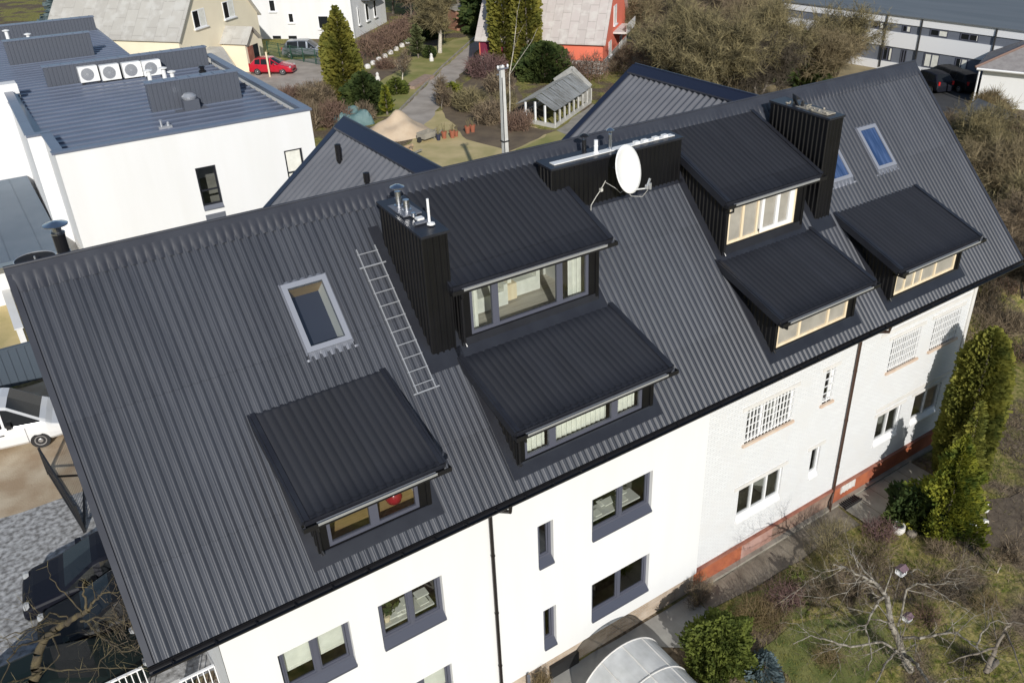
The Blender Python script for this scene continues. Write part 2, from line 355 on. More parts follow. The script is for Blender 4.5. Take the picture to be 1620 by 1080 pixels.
# ---- roof sheets
LOW = dict(ye=-.05, ze=9.40, yt=2.68, zt=10.40, yf=.42); UPP = dict(ye=2.45, ze=12.03, yt=5.52, zt=13.345, yf=2.6)
LOW2 = dict(LOW, yt=2.45, zt=10.16); LOW3 = dict(LOW, yt=2.58, zt=10.26)
DORM = [  # roof x0, x1, wall x0, x1, kind
    (3.33, 6.44, 3.62, 6.24, LOW), (8.27, 12.95, 8.50, 12.62, UPP), (8.27, 12.95, 8.55, 12.74, LOW2),
    (17.10, 21.12, 17.20, 20.62, UPP), (16.96, 21.05, 17.26, 20.90, LOW3), (22.29, 26.62, 22.62, 26.45, LOW)]
skips = []
for x0, x1, a, b, K in DORM:
    skips.append((a+.03, b-.03, (K['yf']-.07)/CS, (K['yt']-.12)/CS))
skips.append((5.05, 5.92, 3.40/CS, 4.36/CS))
corr('roof', (0, 0, EZ), (1, 0, 0), (0, CS, SS), .06, 29.94, 0, SL-.02, MT['roof'], house, npp=18, pw=.5, amp=.048, pitch=.187, groove=.010, skip=skips, rows=[SL*.25, SL*.5, SL*.75])
corr('roof', (0, 2*RY, EZ), (1, 0, 0), (0, -CS, SS), .06, 29.94, 0, SL-.02, MT['roof'], house, npp=4)
# scalloped ridge filler under the flat ridge cap
def scal(u, s, h):
    t = (s-(SL-.46))/.38
    return np.clip(t, 0, 1)*.088+(1-np.clip(t, 0, 1))*(h*1.25+.010)+0*u
corr('ridge_filler', (0, 0, EZ), (1, 0, 0), (0, CS, SS), .1, 29.9, SL-.46, SL-.07, MT['trim2'], house, rows=[SL-.40, SL-.33, SL-.26, SL-.18], shape=scal)
mb = MB()
for sg in (1, -1):
    a = Vector((0, RY, RZ+.15)); n = Vector((0, -SS*sg, CS)); d = Vector((0, -CS*sg, -SS))
    p0 = a; p1 = Vector((0, RY, RZ))+d*.085+n*.085; p2 = p1-n*.03
    for x in np.arange(0, 30, 2.0):
        e = .004*(int(x/2) % 2)
        mb.add([p0+Vector((x, 0, e)), p0+Vector((x+2.0, 0, e)), p1+Vector((x+2.0, 0, e)), p1+Vector((x, 0, e)), p2+Vector((x+2.0, 0, e)), p2+Vector((x, 0, e))], [(3, 2, 1, 0), (5, 4, 2, 3)])
mb.tube([(0, RY, RZ+.135), (30, RY, RZ+.135)], .035, 8)
mb.build('ridge_cap', MT['trim2'], house)
for x in (0.0, 29.88):
    mb = MB()
    for yA, yB in ((0, RY), (2*RY, RY)):
        A = Vector((x, yA, EZ)); B = Vector((x, yB, RZ)); up = Vector((0, -SS if yA == 0 else SS, CS))
        mb.add([A+up*.07, A+up*.07+Vector((.12, 0, 0)), B+up*.07+Vector((.12, 0, 0)), B+up*.07, A-up*.2, A-up*.2+Vector((.03, 0, 0)), B-up*.2+Vector((.03, 0, 0)), B-up*.2,
                A+Vector((.12, 0, 0)), B+Vector((.12, 0, 0))],
               [(0, 1, 2, 3), (0, 3, 7, 4), (1, 8, 9, 2), (4, 7, 6, 5), (5, 6, 9, 8)] if x < 1 else [(0, 1, 2, 3), (1, 2, 9, 8), (0, 3, 7, 4), (4, 5, 6, 7), (5, 6, 9, 8)])
    mb.build('verge_trim', MT['trim2'], house)
mb = MB()
for i in range(12):
    t = math.pi*i/11
    mb.quad(*[(x, -.12-.075*math.cos(q), EZ-.05-.085*math.sin(q)) for x, q in ((0, t), (30, t), (30, t+math.pi/11), (0, t+math.pi/11))])
mb.box(0, 30, -.205, -.19, EZ-.06, EZ-.035); mb.box(0, 30, -.03, 0.0, EZ-.22, EZ-.01)
for x in np.arange(.4, 30, .8): mb.box(x, x+.03, -.2, 0, EZ-.045, EZ-.03)
mb.build('gutter', MT['black'], house)
mb = MB(); mb.quad((0, -.02, EZ-.2), (30, -.02, EZ-.2), (30, .9, EZ-.16), (0, .9, EZ-.16))
mb.quad((0, 2*RY, EZ-.2), (30, 2*RY, EZ-.2), (30, 2*RY-.9, EZ-.16), (0, 2*RY-.9, EZ-.16)); mb.build('soffit', MT['trim'], house)

# ---- walls
XW0, XB, XW1 = 1.32, 15.2, 28.8
WA = [(2.36, 4.02, 4.22, 5.64), (4.73, 6.40, 4.22, 5.64), (9.19, 9.68, 4.22, 5.66), (10.96, 13.10, 4.22, 5.65), (4.73, 6.41, 1.08, 2.54), (2.36, 4.02, 1.08, 2.54), (9.29, 9.72, 1.06, 2.56), (10.97, 13.13, 1.07, 2.53)]
WB = [(16.98, 19.10, 4.72, 5.97), (20.60, 21.05, 4.72, 6.03), (24.05, 25.68, 4.68, 5.99), (26.50, 28.12, 4.68, 6.0)]
WC = [(17.00, 19.06, 1.54, 2.90), (20.50, 20.95, 1.66, 2.92), (24.10, 25.50, 1.42, 2.77), (26.30, 28.0, 1.44, 2.8)]
TF = TR(0, WY); TB = TR(0, WY+.16)
mb = MB(TF); mb.wall(XW0, XB, .48, EZ-.1, WA, .2); mb.quad((XB, 0, .48), (XB, .2, .48), (XB, .2, EZ-.1), (XB, 0, EZ-.1)); mb.quad((XW0, .1, .48), (XW0, 0, .48), (XB, 0, .48), (XB, .16, .48))
mb.build('front_wall', MT['white'], house)
mb = MB(TB); mb.wall(XB-.1, XW1, .48, EZ-.1, WB+WC, .12); mb.build('brick_front_wall', MT['wbrick'], house)
mb = MB()
for x in (XW0, XW1):
    mb.add([(x, WY+.1, -.4), (x, 2*RY-.6, -.4), (x, 2*RY-.6, EZ+.4), (x, RY, RZ-.25), (x, WY+.1, EZ+.4)], [(0, 1, 2, 3, 4)])
mb.quad((XW0, 2*RY-.6, -.4), (XW1, 2*RY-.6, -.4), (XW1, 2*RY-.6, EZ-.1), (XW0, 2*RY-.6, EZ-.1))
mb.build('gable_wall', MT['wbrick'], house)
mb = MB(TR(0, WY+.10)); mb.wall(XW0, XB, -.5, .48); mb.build('brick_plinth', MT['rawbrick'], house)
for x0_, x1_, k_ in ((XB, 17.4, 'orange'), (17.4, 18.9, 'pinkplaster'), (18.9, 22.1, 'brownbrick'), (22.1, XW1, 'orange')): mb = MB(TR(0, WY+.10)); mb.wall(x0_, x1_, -.3, .44); mb.build('painted_plinth', MT[k_], house)
mb = MB(TR(0, WY+.06)); mb.box(XB, XW1, 0, .1, .40, .48); mb.build('soldier_course', MT['redbrown'], house)
mb = MB(TR(0, WY)); mb.box(XB, XW1, -.06, .12, -.6, -.24); mb.build('footing_ledge', MT['concrete'], house)
mb = MB(TR(0, WY+.16))
for a, b, c, d in WB+WC: m_ = MB(TR(0, WY+.16)); m_.box(a-.22, b+.22, -.025, 0, d, d+.14); m_.build('lintel', MT['lintel'], house)
for p in ((XB+8.7, XW1-.15, -.02, 0, 3.0, 3.16), (23.3, XW1-.15, -.03, 0, 6.3, 6.42)): m_ = MB(TR(0, WY+.16)); m_.box(*p); m_.build('string_course', MT['lintel'], house)
mb.box(XW1-.14, XW1+.04, -.05, .3, -.1, EZ-.1); mb.build('corner_pier', MT['lintel'], house)
for a, b, c, d in WA:
    narrow = b-a < 1
    f = window(house, TF, a, b, c, d, .16, () if narrow else (.5,), 'frame', .09)
    if (a, c) in ((2.36, 4.22), (4.73, 1.08)):
        s = MB(TF); s.quad((a+.1, .26, c+.62), (b-.1, .26, c+.62), (b-.1, .26, d-.05), (a+.1, .26, d-.05)); s.box(a+.1, b-.1, .25, .275, c+.56, c+.62); s.build('blind', MT['cloth'], f)
for i, (a, b, c, d) in enumerate(WB):
    n = 3 if b-a > 1 else 1
    f = window(house, TB, a, b, c, d, .10, [j/n for j in range(1, n)], 'pvc', .07, 'glass', None)
    mb = MB(TB)                                            # white lattice bars with spear-less rails
    k = 7 if n > 1 else 2
    for j in range(1, k*2 if n > 1 else 2):
        x = a+(b-a)*j/(k*2 if n > 1 else 2); mb.box(x-.02, x+.02, .0, .03, c+.02, d-.02)
    for z in np.linspace(c+.1, d-.1, 5): mb.box(a, b, .004, .026, z-.014, z+.014)
    mb.build('window_grille', MT['pvc'], f)
    s = MB(TB); s.box(a-.1, b+.1, -.08, .05, c-.09, c); s.build('sill', pm('terracotta_sill', (.60, .45, .34), .85, var=(.64, .53, .43), vscale=5) if i == 0 else bpy.data.materials['terracotta_sill'], f)
for i, (a, b, c, d) in enumerate(WC):
    window(house, TB, a, b, c, d, .10, (1/3, 2/3) if i == 0 else () if i == 1 else (.5,), 'pvc', .06, 'glass', 'pvc', sash=False)
mb = MB()
def room(x0, x1, y0, y1, z0, z1, m=0, mf=1):
    mb.quad((x0, y0, z0), (x0, y1, z0), (x0, y1, z1), (x0, y0, z1), m); mb.quad((x1, y0, z0), (x1, y0, z1), (x1, y1, z1), (x1, y1, z0), m)
    mb.quad((x0, y1, z0), (x1, y1, z0), (x1, y1, z1), (x0, y1, z1), m); mb.quad((x0, y0, z0), (x1, y0, z0), (x1, y1, z0), (x0, y1, z0), mf)
    mb.quad((x0, y0, z1), (x0, y1, z1), (x1, y1, z1), (x1, y0, z1), m)
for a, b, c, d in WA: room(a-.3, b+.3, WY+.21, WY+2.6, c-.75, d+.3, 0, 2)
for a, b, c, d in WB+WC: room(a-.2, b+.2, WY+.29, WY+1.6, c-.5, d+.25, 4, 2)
# attic rooms behind the dormer windows
for i, (x0, x1, a, b, K) in enumerate(DORM):
    yf = K['yf']; zf = rz_(yf)-.12
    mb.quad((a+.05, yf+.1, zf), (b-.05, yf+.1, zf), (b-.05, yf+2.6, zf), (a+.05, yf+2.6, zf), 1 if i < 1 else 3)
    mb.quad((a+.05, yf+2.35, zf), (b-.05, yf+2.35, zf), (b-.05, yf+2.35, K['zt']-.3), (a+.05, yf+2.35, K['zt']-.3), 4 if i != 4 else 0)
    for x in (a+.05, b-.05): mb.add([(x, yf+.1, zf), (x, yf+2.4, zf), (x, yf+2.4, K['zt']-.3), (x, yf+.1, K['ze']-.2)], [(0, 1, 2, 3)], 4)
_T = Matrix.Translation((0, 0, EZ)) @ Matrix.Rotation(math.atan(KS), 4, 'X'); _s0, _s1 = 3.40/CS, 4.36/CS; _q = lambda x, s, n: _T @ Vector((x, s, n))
mb.quad(_q(5.92, _s0, .06), _q(5.92, _s1, .06), _q(5.92, _s1, -.55), _q(5.92, _s0, -.55), 5); mb.quad(_q(5.05, _s0, .06), _q(5.05, _s1, .06), _q(5.05, _s1, -.55), _q(5.05, _s0, -.55), 0)  # skylight shaft: sunlit side coloured white, shaded sides coloured dim
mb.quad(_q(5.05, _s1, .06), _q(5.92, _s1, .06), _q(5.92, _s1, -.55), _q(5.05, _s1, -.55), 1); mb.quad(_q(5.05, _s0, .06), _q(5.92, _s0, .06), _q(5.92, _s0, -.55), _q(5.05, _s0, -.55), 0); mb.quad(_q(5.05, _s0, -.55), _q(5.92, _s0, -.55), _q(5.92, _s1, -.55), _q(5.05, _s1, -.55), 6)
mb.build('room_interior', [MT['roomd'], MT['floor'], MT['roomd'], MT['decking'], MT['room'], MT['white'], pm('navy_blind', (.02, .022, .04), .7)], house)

# ---- dormers
def dormer(x0, x1, a, b, K, win, mull, frame, glass, kind, gut=True):
    ye, ze, yt, zt, yf = K['ye'], K['ze'], K['yt'], K['zt'], K['yf']
    sl = math.hypot(yt-ye, zt-ze); c, s = (yt-ye)/sl, (zt-ze)/sl; und = lambda y: ze+(y-ye)*s/c-.09
    mb = MB()                                              # ribbed cheeks and front surround
    for x, n in ((a, -1), (b, 1)):
        zb = lambda t: rz_(yf+(yt-yf)*t)-.1; ztp = lambda t: und(yf+(yt-yf)*t)
        ribwall(mb, (x, yf), (x, yt), zb, ztp, (n, 0), .15, .022)
    w0, w1, z0, z1 = win; T = TR(0, yf); m2 = MB(T)
    m2.wall(a, b, rz_(yf)-.1, und(yf), [win], .1)
    mb.add(m2.v, m2.f)
    mb.box(a-.02, a+.09, yf-.03, yf, rz_(yf)-.02, und(yf)); mb.box(b-.09, b+.02, yf-.03, yf, rz_(yf)-.02, und(yf))
    d = mb.build('dormer', MT['clad'], house)
    corr('dormer_roof', (x0, ye, ze), (1, 0, 0), (0, c, s), 0, x1-x0, 0, sl, MT['roofd'], d, amp=.022, step=.7 if sl < 3.1 else .8, lip=.010)
    mb = MB()                                              # verge boards, soffit and eaves board
    N = Vector((0, -s, c))
    for x, o in ((x0, -1), (x1, 1)):
        E = Vector((x, ye, ze)); Tt = Vector((x, yt, zt)); ox = Vector((.05*o, 0, 0))
        for p in ((E, Tt),):
            mb.prism([E+N*.045, Tt+N*.045, Tt-N*.17, E-N*.17] if o < 0 else [E-N*.17, Tt-N*.17, Tt+N*.045, E+N*.045], ox)
            mb.prism([E+N*.048-ox*.2, Tt+N*.048-ox*.2, Tt+N*.048-ox*2.2, E+N*.048-ox*2.2], N*.006)
    mb.quad((x0, ye+.03, ze-.075), (x1, ye+.03, ze-.075), (x1, yt, zt-.085), (x0, yt, zt-.085))
    mb.box(x0+.01, x1-.01, ye+.012, ye+.03, ze-.2, ze-.012)
    mb.build('verge_board', MT['trim'], d)
    if gut:
        mb = MB()
        mb.box(x0-.08, x1+.1, ye-.125, ye-.0, ze-.155, ze-.145); mb.box(x0-.08, x1+.1, ye-.14, ye-.125, ze-.155, ze-.045); mb.box(x0-.08, x0-.065, ye-.125, ye, ze-.155, ze-.05); mb.box(x1+.085, x1+.1, ye-.125, ye, ze-.155, ze-.05)
        mb.tube([(x0+.2, ye-.06, ze-.15), (x0+.22, ye-.05, ze-.3), (a+.04, yf-.05, ze-.4), (a+.04, yf-.06, rz_(yf)+.14), (a+.06, yf-.12, rz_(yf)+.05)], .032, 8)
        g = mb.build('dormer_gutter', MT['black'], d)
        mb = MB(); mb.box(x0+.22, x1-.25, ye-.12, ye-.04, ze-.08, ze-.07); mb.box(x0+.22, x1-.25, ye-.147, ye-.1405, ze-.10, ze-.038); mb.build('gutter_highlight', MT['alu'], d)  # pale strips stand in for light reflected in the gutter
    # lead apron on the main roof below the front wall
    e = .30; yb = yf-.24 if K is not UPP else yf-.22
    mb = MB(); U = .078
    pts = [(a-.28, yf+.5), (a-.28, yb), (b+.22, yb), (b+.22, yf+.5)]
    mb.add([(a-.24, yb, rz_(yb)+U), (b+.2, yb, rz_(yb)+U), (b+.2, yf-.04, rz_(yf-.04)+U), (a-.24, yf-.04, rz_(yf-.04)+U),
            (a-.24, yt-.2, rz_(yt-.2)+U), (a, yt-.2, rz_(yt-.2)+U), (a, yf-.04, rz_(yf-.04)+U), (b, yf-.04, rz_(yf-.04)+U), (b, yt-.2, rz_(yt-.2)+U), (b+.2, yt-.2, rz_(yt-.2)+U)],
           [(0, 1, 2, 3), (3, 6, 5, 4), (7, 2, 9, 8)])
    mb.add([(a, yf-.04, rz_(yf-.04)+U), (b, yf-.04, rz_(yf-.04)+U), (b, yf-.02, z0-.01), (a, yf-.02, z0-.01)], [(0, 1, 2, 3)])
    mb.build('apron_flashing', MT['trim'], d)
    # window is a sub-part of its dormer
    m = MB(T); fw = .085; y0, y1 = .03, .10
    m.box(w0, w0+fw, y0, y1, z0, z1); m.box(w1-fw, w1, y0, y1, z0, z1); m.box(w0+fw, w1-fw, y0, y1, z0, z0+fw); m.box(w0+fw, w1-fw, y0, y1, z1-fw, z1)
    for q, hw in mull:
        m.box(q-hw, q+hw, y0-.004, y1+.004, z0+fw, z1-fw)
    m.build('window_frame', MT[frame], d)
    g = MB(T); g.quad((w0+.02, .065, z0+.02), (w1-.02, .065, z0+.02), (w1-.02, .065, z1-.02), (w0+.02, .065, z1-.02)); g.build('window_pane', MT[glass], d)
    return d
DO = []
DO.append(dormer(*DORM[0], (3.86, 5.98, 8.10, 8.95), [(4.92, .10)], 'frame', 'glass', 0))
DO.append(dormer(*DORM[1], (8.78, 12.34, 10.55, 11.83), [(9.50, .09), (11.42, .09)], 'frame', 'glass', 0))
DO.append(dormer(*DORM[2], (8.78, 12.42, 8.12, 9.02), [(9.60, .10), (11.52, .10)], 'frame', 'glass', 0))
DO.append(dormer(*DORM[3], (17.38, 20.28, 10.62, 11.83), [(18.0, .045), (18.62, .035)], 'wood', 'foil', 0))
DO.append(dormer(*DORM[4], (17.46, 20.60, 8.12, 9.02), [(18.44, .045), (19.72, .045)], 'wood', 'foil', 0))
DO.append(dormer(*DORM[5], (22.92, 26.25, 8.14, 9.02), [(23.46, .035), (23.95, .035), (24.35, .03), (25.12, .04)], 'wood', 'foil', 0))
m = MB(TR(0, UPP['yf'])); 
for a, b in ((18.74, 18.86), (19.38, 19.52), (19.95, 20.16)): m.box(a, b, .0, .06, 10.66, 11.78)
m.box(18.74, 20.16, .005, .055, 10.66, 10.78); m.build('white_sash', MT['pvc'], DO[3])

# ---- chimneys (black ribbed cladding)
def chimney(x0, x1, y0, y1, zt, lean=0.0, fl=.3):
    mb = MB(); f = lambda y: rz_(y)-.1
    zf, zb = zt-lean, zt+lean
    ribwall(mb, (x0, y1), (x0, y0), lambda t: f(y1+(y0-y1)*t), lambda t: zb+(zf-zb)*t, (-1, 0))
    ribwall(mb, (x1, y0), (x1, y1), lambda t: f(y0+(y1-y0)*t), lambda t: zf+(zb-zf)*t, (1, 0))
    ribwall(mb, (x0, y0), (x1, y0), lambda t: f(y0), lambda t: zf, (0, -1)); ribwall(mb, (x1, y1), (x0, y1), lambda t: f(y1), lambda t: zb, (0, 1))
    c = mb.build('chimney', MT['clad'], house)
    mb = MB(); e = .045
    mb.prism([(x0-e, y0-e, zf), (x0-e, y1+e, zb), (x0-e, y1+e, zb+.06), (x0-e, y0-e, zf+.06)], (x1-x0+2*e, 0, 0)); mb.build('chimney_cap', MT['trim'], c)
    mb = MB()
    for p in [[(x0-.26*(fl > .2), y0-fl), (x1+.1, y0-fl), (x1+.1, y0), (x0-.26*(fl > .2), y0)], [(x0-.26, y0), (x0, y0), (x0, min(y1+.25, RY-.3)), (x0-.26, min(y1+.25, RY-.3))]]:
        mb.add([(x, y, rz_(y)+.078) for x, y in p], [(0, 1, 2, 3)])
    mb.build('chimney_flashing', MT['trim'], c); return c
ch1 = chimney(7.70, 8.33, 2.60, 4.75, 13.42, .08); ch2 = chimney(21.38, 22.02, 2.65, 4.95, 13.62, .04); ch3 = chimney(12.44, 17.02, 4.36, 5.00, 13.45, .02, .08)
mb = MB(); mb.box(7.78, 8.25, 3.62, 4.7, 13.50, 13.535); mb.box(7.82, 8.2, 3.1, 3.2, 13.47, 13.51); mb.build('top_plate', MT['flash'], ch1)
def flue(parent, x, y, z, h, r, cap=True, mat='steel', name='flue_pipe'):
    mb = MB(); mb.lathe((x, y, z), [(r*1.5, 0), (r*1.5, .03), (r, .04), (r, h*.5), (r*1.12, h*.5+.005), (r*1.12, h*.5+.03), (r, h*.5+.035), (r, h)], 14)
    if cap:
        for k in range(3): t = k*2.1; mb.bar((x+r*.8*math.cos(t), y+r*.8*math.sin(t), z+h-.02), (x+r*1.3*math.cos(t), y+r*1.3*math.sin(t), z+h+.1), .012)
        mb.lathe((x, y, z+h+.1), [(r*2.3, 0), (r*2.3, .012), (r*1.0, .06), (.005, .075)], 14)
    return mb.build(name, MT[mat], parent, smooth=False)
flue(ch1, 8.0, 4.28, 13.53, .36, .075); flue(ch1, 8.02, 3.92, 13.53, .26, .075, False); flue(ch1, 8.0, 3.55, 13.5, .09, .05, False)
flue(ch1, 8.14, 3.05, 13.42, .62, .03, False, 'pvc', 'white_pipe')
mb = MB(); mb.lathe((8.14, 2.98, 13.46), [(.1, 0), (.09, .03), (.03, .05)], 8); mb.box(7.95, 8.12, 3.25, 3.4, 13.49, 13.54); mb.build('pipe_foot', MT['dish'], ch1)
mb = MB(); mb.box(12.62, 15.2, 4.5, 4.72, 13.505, 13.53); mb.box(15.2, 16.9, 4.52, 4.72, 13.505, 13.525)
for x in (15.45, 15.75, 16.15, 16.5): mb.box(x, x+.17, 4.55, 4.68, 13.525, 13.58)
mb.build('mortar_bed', MT['dish'], ch3)
flue(ch3, 14.1, 4.62, 13.52, .36, .055, False, 'pvc', 'white_pipe'); flue(ch3, 14.62, 4.66, 13.52, .42, .05); flue(ch3, 13.95, 4.95, 13.5, .34, .06, True, 'black', 'black_vent')
mb = MB(); mb.box(21.5, 21.9, 2.85, 4.6, 13.66, 13.69)
for k in range(16):
    x = 21.7+rnd.uniform(-.18, .2); y = 2.95+k*.1+rnd.uniform(-.05, .05); q = rnd.uniform(.03, .08)
    mb.bar((x, y, 13.68), (x+rnd.uniform(-.15, .15), y+rnd.uniform(-.1, .1), 13.67+q), q*.7, q*.7)
mb.build('broken_mortar', MT['concrete'], ch2); mb = MB()
for k in range(7): x = 21.6+.03*k; mb.tube([(x, 4.0+.06*k, 13.66), (x-.05, 4.1+.05*k, 13.85), (x+.1, 4.25+.05*k, 13.93), (x+.2, 4.3, 13.8)], .014, 5)
mb.lathe((21.68, 3.95, 13.66), [(.05, 0), (.05, .16), (.02, .2)], 8); mb.build('cable_bundle', MT['rubberblk'], ch2)
# ---- skylights
def skylight(x0, x1, y0, y1, glass):
    T = Matrix.Translation((0, 0, EZ)) @ Matrix.Rotation(math.atan(KS), 4, 'X'); s0, s1 = y0/CS, y1/CS; fw = .12
    mb = MB(T)
    for p in ((x0, x0+fw, s0, s1), (x1-fw, x1, s0, s1), (x0+fw, x1-fw, s0, s0+fw), (x0+fw, x1-fw, s1-fw, s1)): mb.box(*p, .0, .115)
    f = mb.build('skylight', MT['skyframe'], house)
    g = MB(T); g.quad((x0+fw, s0+fw, .085), (x1-fw, s0+fw, .085), (x1-fw, s1-fw, .085), (x0+fw, s1-fw, .085)); g.build('skylight_pane', MT[glass], f)
    m2 = MB(T); n = 40
    for k in range(n):
        u0, u1 = x0-.16+(x1-x0+.34)*k/n, x0-.16+(x1-x0+.34)*(k+1)/n; h = lambda u: .012+.04*(.5+.5*math.cos(2*math.pi*u/.19))**.75
        inn = x0 < (u0+u1)/2 < x1
        m2.quad((u0, s0-.19, h(u0)), (u1, s0-.19, h(u1)), (u1, s0+.0 if inn else s0-.14, .06 if inn else h(u1)+.01), (u0, s0+.0 if inn else s0-.14, .06 if inn else h(u0)+.01))
        if inn: m2.quad((u0, s1, .06), (u1, s1, .06), (u1, s1+.07, h(u1)), (u0, s1+.07, h(u0)))
    for x, o in ((x0, -1), (x1, 1)): m2.box(min(x, x+o*.035), max(x, x+o*.035), s0-.05, s1+.04, .0, .06)
    m2.build('skylight_flashing', MT['flash'], f); return f
skylight(4.96, 6.02, 3.30, 4.46, 'glass'); skylight(25.16, 26.17, 3.30, 4.42, 'glassblue'); skylight(22.85, 23.86, 3.33, 4.42, 'glassblue')
# ---- rear cross gables
for xr, t in ((10.36, .78), (22.55, .68)):
    zr = 13.2; ye_ = 13.0; hw = 4.4; L_ = math.hypot(hw, hw*t); c, s = hw/L_, hw*t/L_
    d = None
    for sg in (-1, 1):
        o = corr('wing_roof', (xr+sg*hw, 6.2, zr-hw*t), (0, 1, 0), (-sg*c, 0, s), 0, ye_-6.2, 0, L_-.05, MT['wing'], house, npp=10, amp=.095, pw=1.35, pitch=.30)
    mb = MB()
    for sg in (-1, 1):
        A = Vector((xr, 5.4, zr+.17)); B = A+Vector((sg*c*.50, 0, -s*.50+.03)); E = Vector((0, ye_-5.4, 0)); C_ = B+Vector((0, 0, -.06))
        mb.add([A, A+E, B+E, B, C_, C_+E], [(0, 1, 2, 3), (3, 2, 5, 4)])
    mb.tube([(xr, 5.4, zr+.16), (xr, ye_, zr+.16)], .04, 6)
    mb.build('wing_ridge_cap', MT['navy'], house)
    mb = MB()
    for sg in (-1, 1):
        A = Vector((xr, ye_, zr+.12)); B = Vector((xr+sg*hw, ye_, zr-hw*t+.12))
        mb.add([A, B, B+Vector((0, .14, 0)), A+Vector((0, .14, 0)), A+Vector((0, .14, -.3)), B+Vector((0, .14, -.3)), A+Vector((0, -.16, 0)), B+Vector((0, -.16, 0))], [(0, 1, 2, 3), (3, 2, 5, 4), (0, 6, 7, 1)])
    mb.build('wing_verge', MT['navy'], house)
    mb = MB(); w_ = hw-.35
    mb.add([(xr-w_, ye_-.5, 2.8), (xr+w_, ye_-.5, 2.8), (xr+w_, ye_-.5, zr-w_*t-.05), (xr, ye_-.5, zr-.1), (xr-w_, ye_-.5, zr-w_*t-.05), (xr-w_, 10, 2.8), (xr+w_, 10, 2.8), (xr+w_, 10, zr-w_*t-.05), (xr-w_, 10, zr-w_*t-.05)], [(0, 1, 2, 3, 4), (0, 4, 8, 5), (1, 6, 7, 2)])
    mb.build('wing_wall', MT['wbrick'], house)
def vent(x, y, z, h, cowl):
    mb = MB(); mb.lathe((x, y, z-.3), [(.13, 0), (.12, .32), (.07, .36), (.07, .3+h*.45), (.095, .3+h*.45+.02), (.095, .3+h), (.02, .3+h+.02)], 12)
    if cowl: mb.box(x-.2, x+.16, y-.3, y-.05, z-.2, z-.17)
    mb.build('roof_vent', MT['black'], house)
v = at(541, 281, 12.0); vent(v.x, v.y, 12.1, .95, True); v = at(582, 297, 12.3); vent(v.x, v.y, 12.25, .5, False)
mb = MB(); q = (1.25, 8.0); zb = RZ-KS*(q[1]-RY)
mb.lathe((*q, zb-.2), [(.14, 0), (.14, .55), (.15, .56), (.15, .6), (.14, .61), (.14, 1.05), (.15, 1.06), (.15, 1.1), (.14, 1.11), (.14, over(95, 366, q)-zb+.2)], 14)
fl = mb.build('metal_chimney', MT['black'], house); zt = over(95, 366, q); mb = MB()
mb.lathe((*q, zt), [(.1, 0), (.1, .16), (.27, .17), (.27, .19), (.05, .26)], 14); mb.build('rain_cap', MT['steel'], fl)
for z in (zt-.04, zt-.5): mb = MB(); mb.lathe((*q, z), [(.154, 0), (.154, .03)], 14); mb.build('steel_band', MT['steel'], fl)
# ---- downpipes
for x, y, z0, off in ((7.80, WY-.07, -.3, 0), (22.05, WY+.08, .35, .2)):
    mb = MB(); mb.tube([(x+.18, -.12, EZ-.12), (x+.18, -.1, EZ-.3), (x+.02, y-.02, EZ-.62), (x, y, EZ-.75), (x, y, z0)]+([(x, y, .3), (x-.2, y-.12, .05), (x-.2, y-.12, -.55)] if off else []), .05, 10)
    for z in (5.5, 3.5, 1.5): mb.lathe((x, y, z), [(.06, 0), (.06, .04)], 10)
    mb.build('downpipe', MT['pipe'] if not off else MT['copper'], house, smooth=False)
mb = MB()
for k in range(9): mb.box(22.35+k*.1, 22.39+k*.1, WY-.35, WY-.05, -.28, -.22)
mb.box(22.3, 23.25, WY-.38, WY-.35, -.3, -.2); mb.build('basement_grate', MT['black'], house)
mb = MB(); mb.box(22.5, 23.3, WY+.07, WY+.1, .05, .38)
for k in range(5): mb.box(22.5+k*.19, 22.53+k*.19, WY+.05, WY+.07, .05, .38)
mb.build('basement_window', MT['lintel'], house)
mb = MB(TR(0, WY)); mb.box(9.5, 10.5, -.02, .09, -.36, .12); mb.build('basement_hatch', MT['rubberblk'], house)

# ---- things fixed to or standing on the roof
ld = thing('roof_ladder', 'light metal roof ladder lying on the slope beside the left black chimney', 'ladder', (7.15, 3.4, rz_(3.4)))
T = Matrix.Translation((0, 0, EZ)) @ Matrix.Rotation(math.atan(KS), 4, 'X')
for x in (6.93, 7.40):
    mb = MB(T); mb.bar((x, 2.1/CS, .13), (x, 4.70/CS, .13), .028, .05); mb.build('rail', MT['ladder'], ld)
for k in range(11):
    s = 2.25/CS+k*(2.35/CS)/10; mb = MB(T); mb.bar((6.90, s, .14), (7.43, s, .14), .022, .022); mb.build('rung', MT['ladder'], ld)
for s in (2.12/CS, 4.38/CS):
    mb = MB(T); mb.bar((6.84, s, .09), (7.52, s, .09), .035, .03); mb.build('fixing_bar', MT['ladder'], ld)
sd = thing('satellite_dish', 'large white satellite dish on the front of the wide black middle chimney', 'satellite dish', (14.47, 3.86, 13.18))
ax = Vector((.12, -1, .28)).normalized(); e1 = Vector((1, .12, 0)).normalized(); e2 = ax.cross(e1).normalized() * -1
mb = MB(); vs = []; fs = []; nr, na = 6, 32
for sgn in (0, 1):
    for i in range(nr+1):
        r = i/nr
        for j in range(na):
            t = 2*math.pi*j/na; vs.append(Vector((14.47, 3.80, 13.20))+e1*(.47*r*math.cos(t))+e2*(.66*r*math.sin(t))+ax*(.13*r*r-.02*sgn))
b0 = (nr+1)*na
for i in range(nr):
    for j in range(na):
        q = (i*na+j, i*na+(j+1) % na, (i+1)*na+(j+1) % na, (i+1)*na+j); fs += [q, tuple(k+b0 for k in q[::-1])]
for j in range(na): fs.append((nr*na+j, nr*na+(j+1) % na, b0+nr*na+(j+1) % na, b0+nr*na+j))
mb.add(vs, fs); mb.build('reflector', MT['dish'], sd, smooth=True)
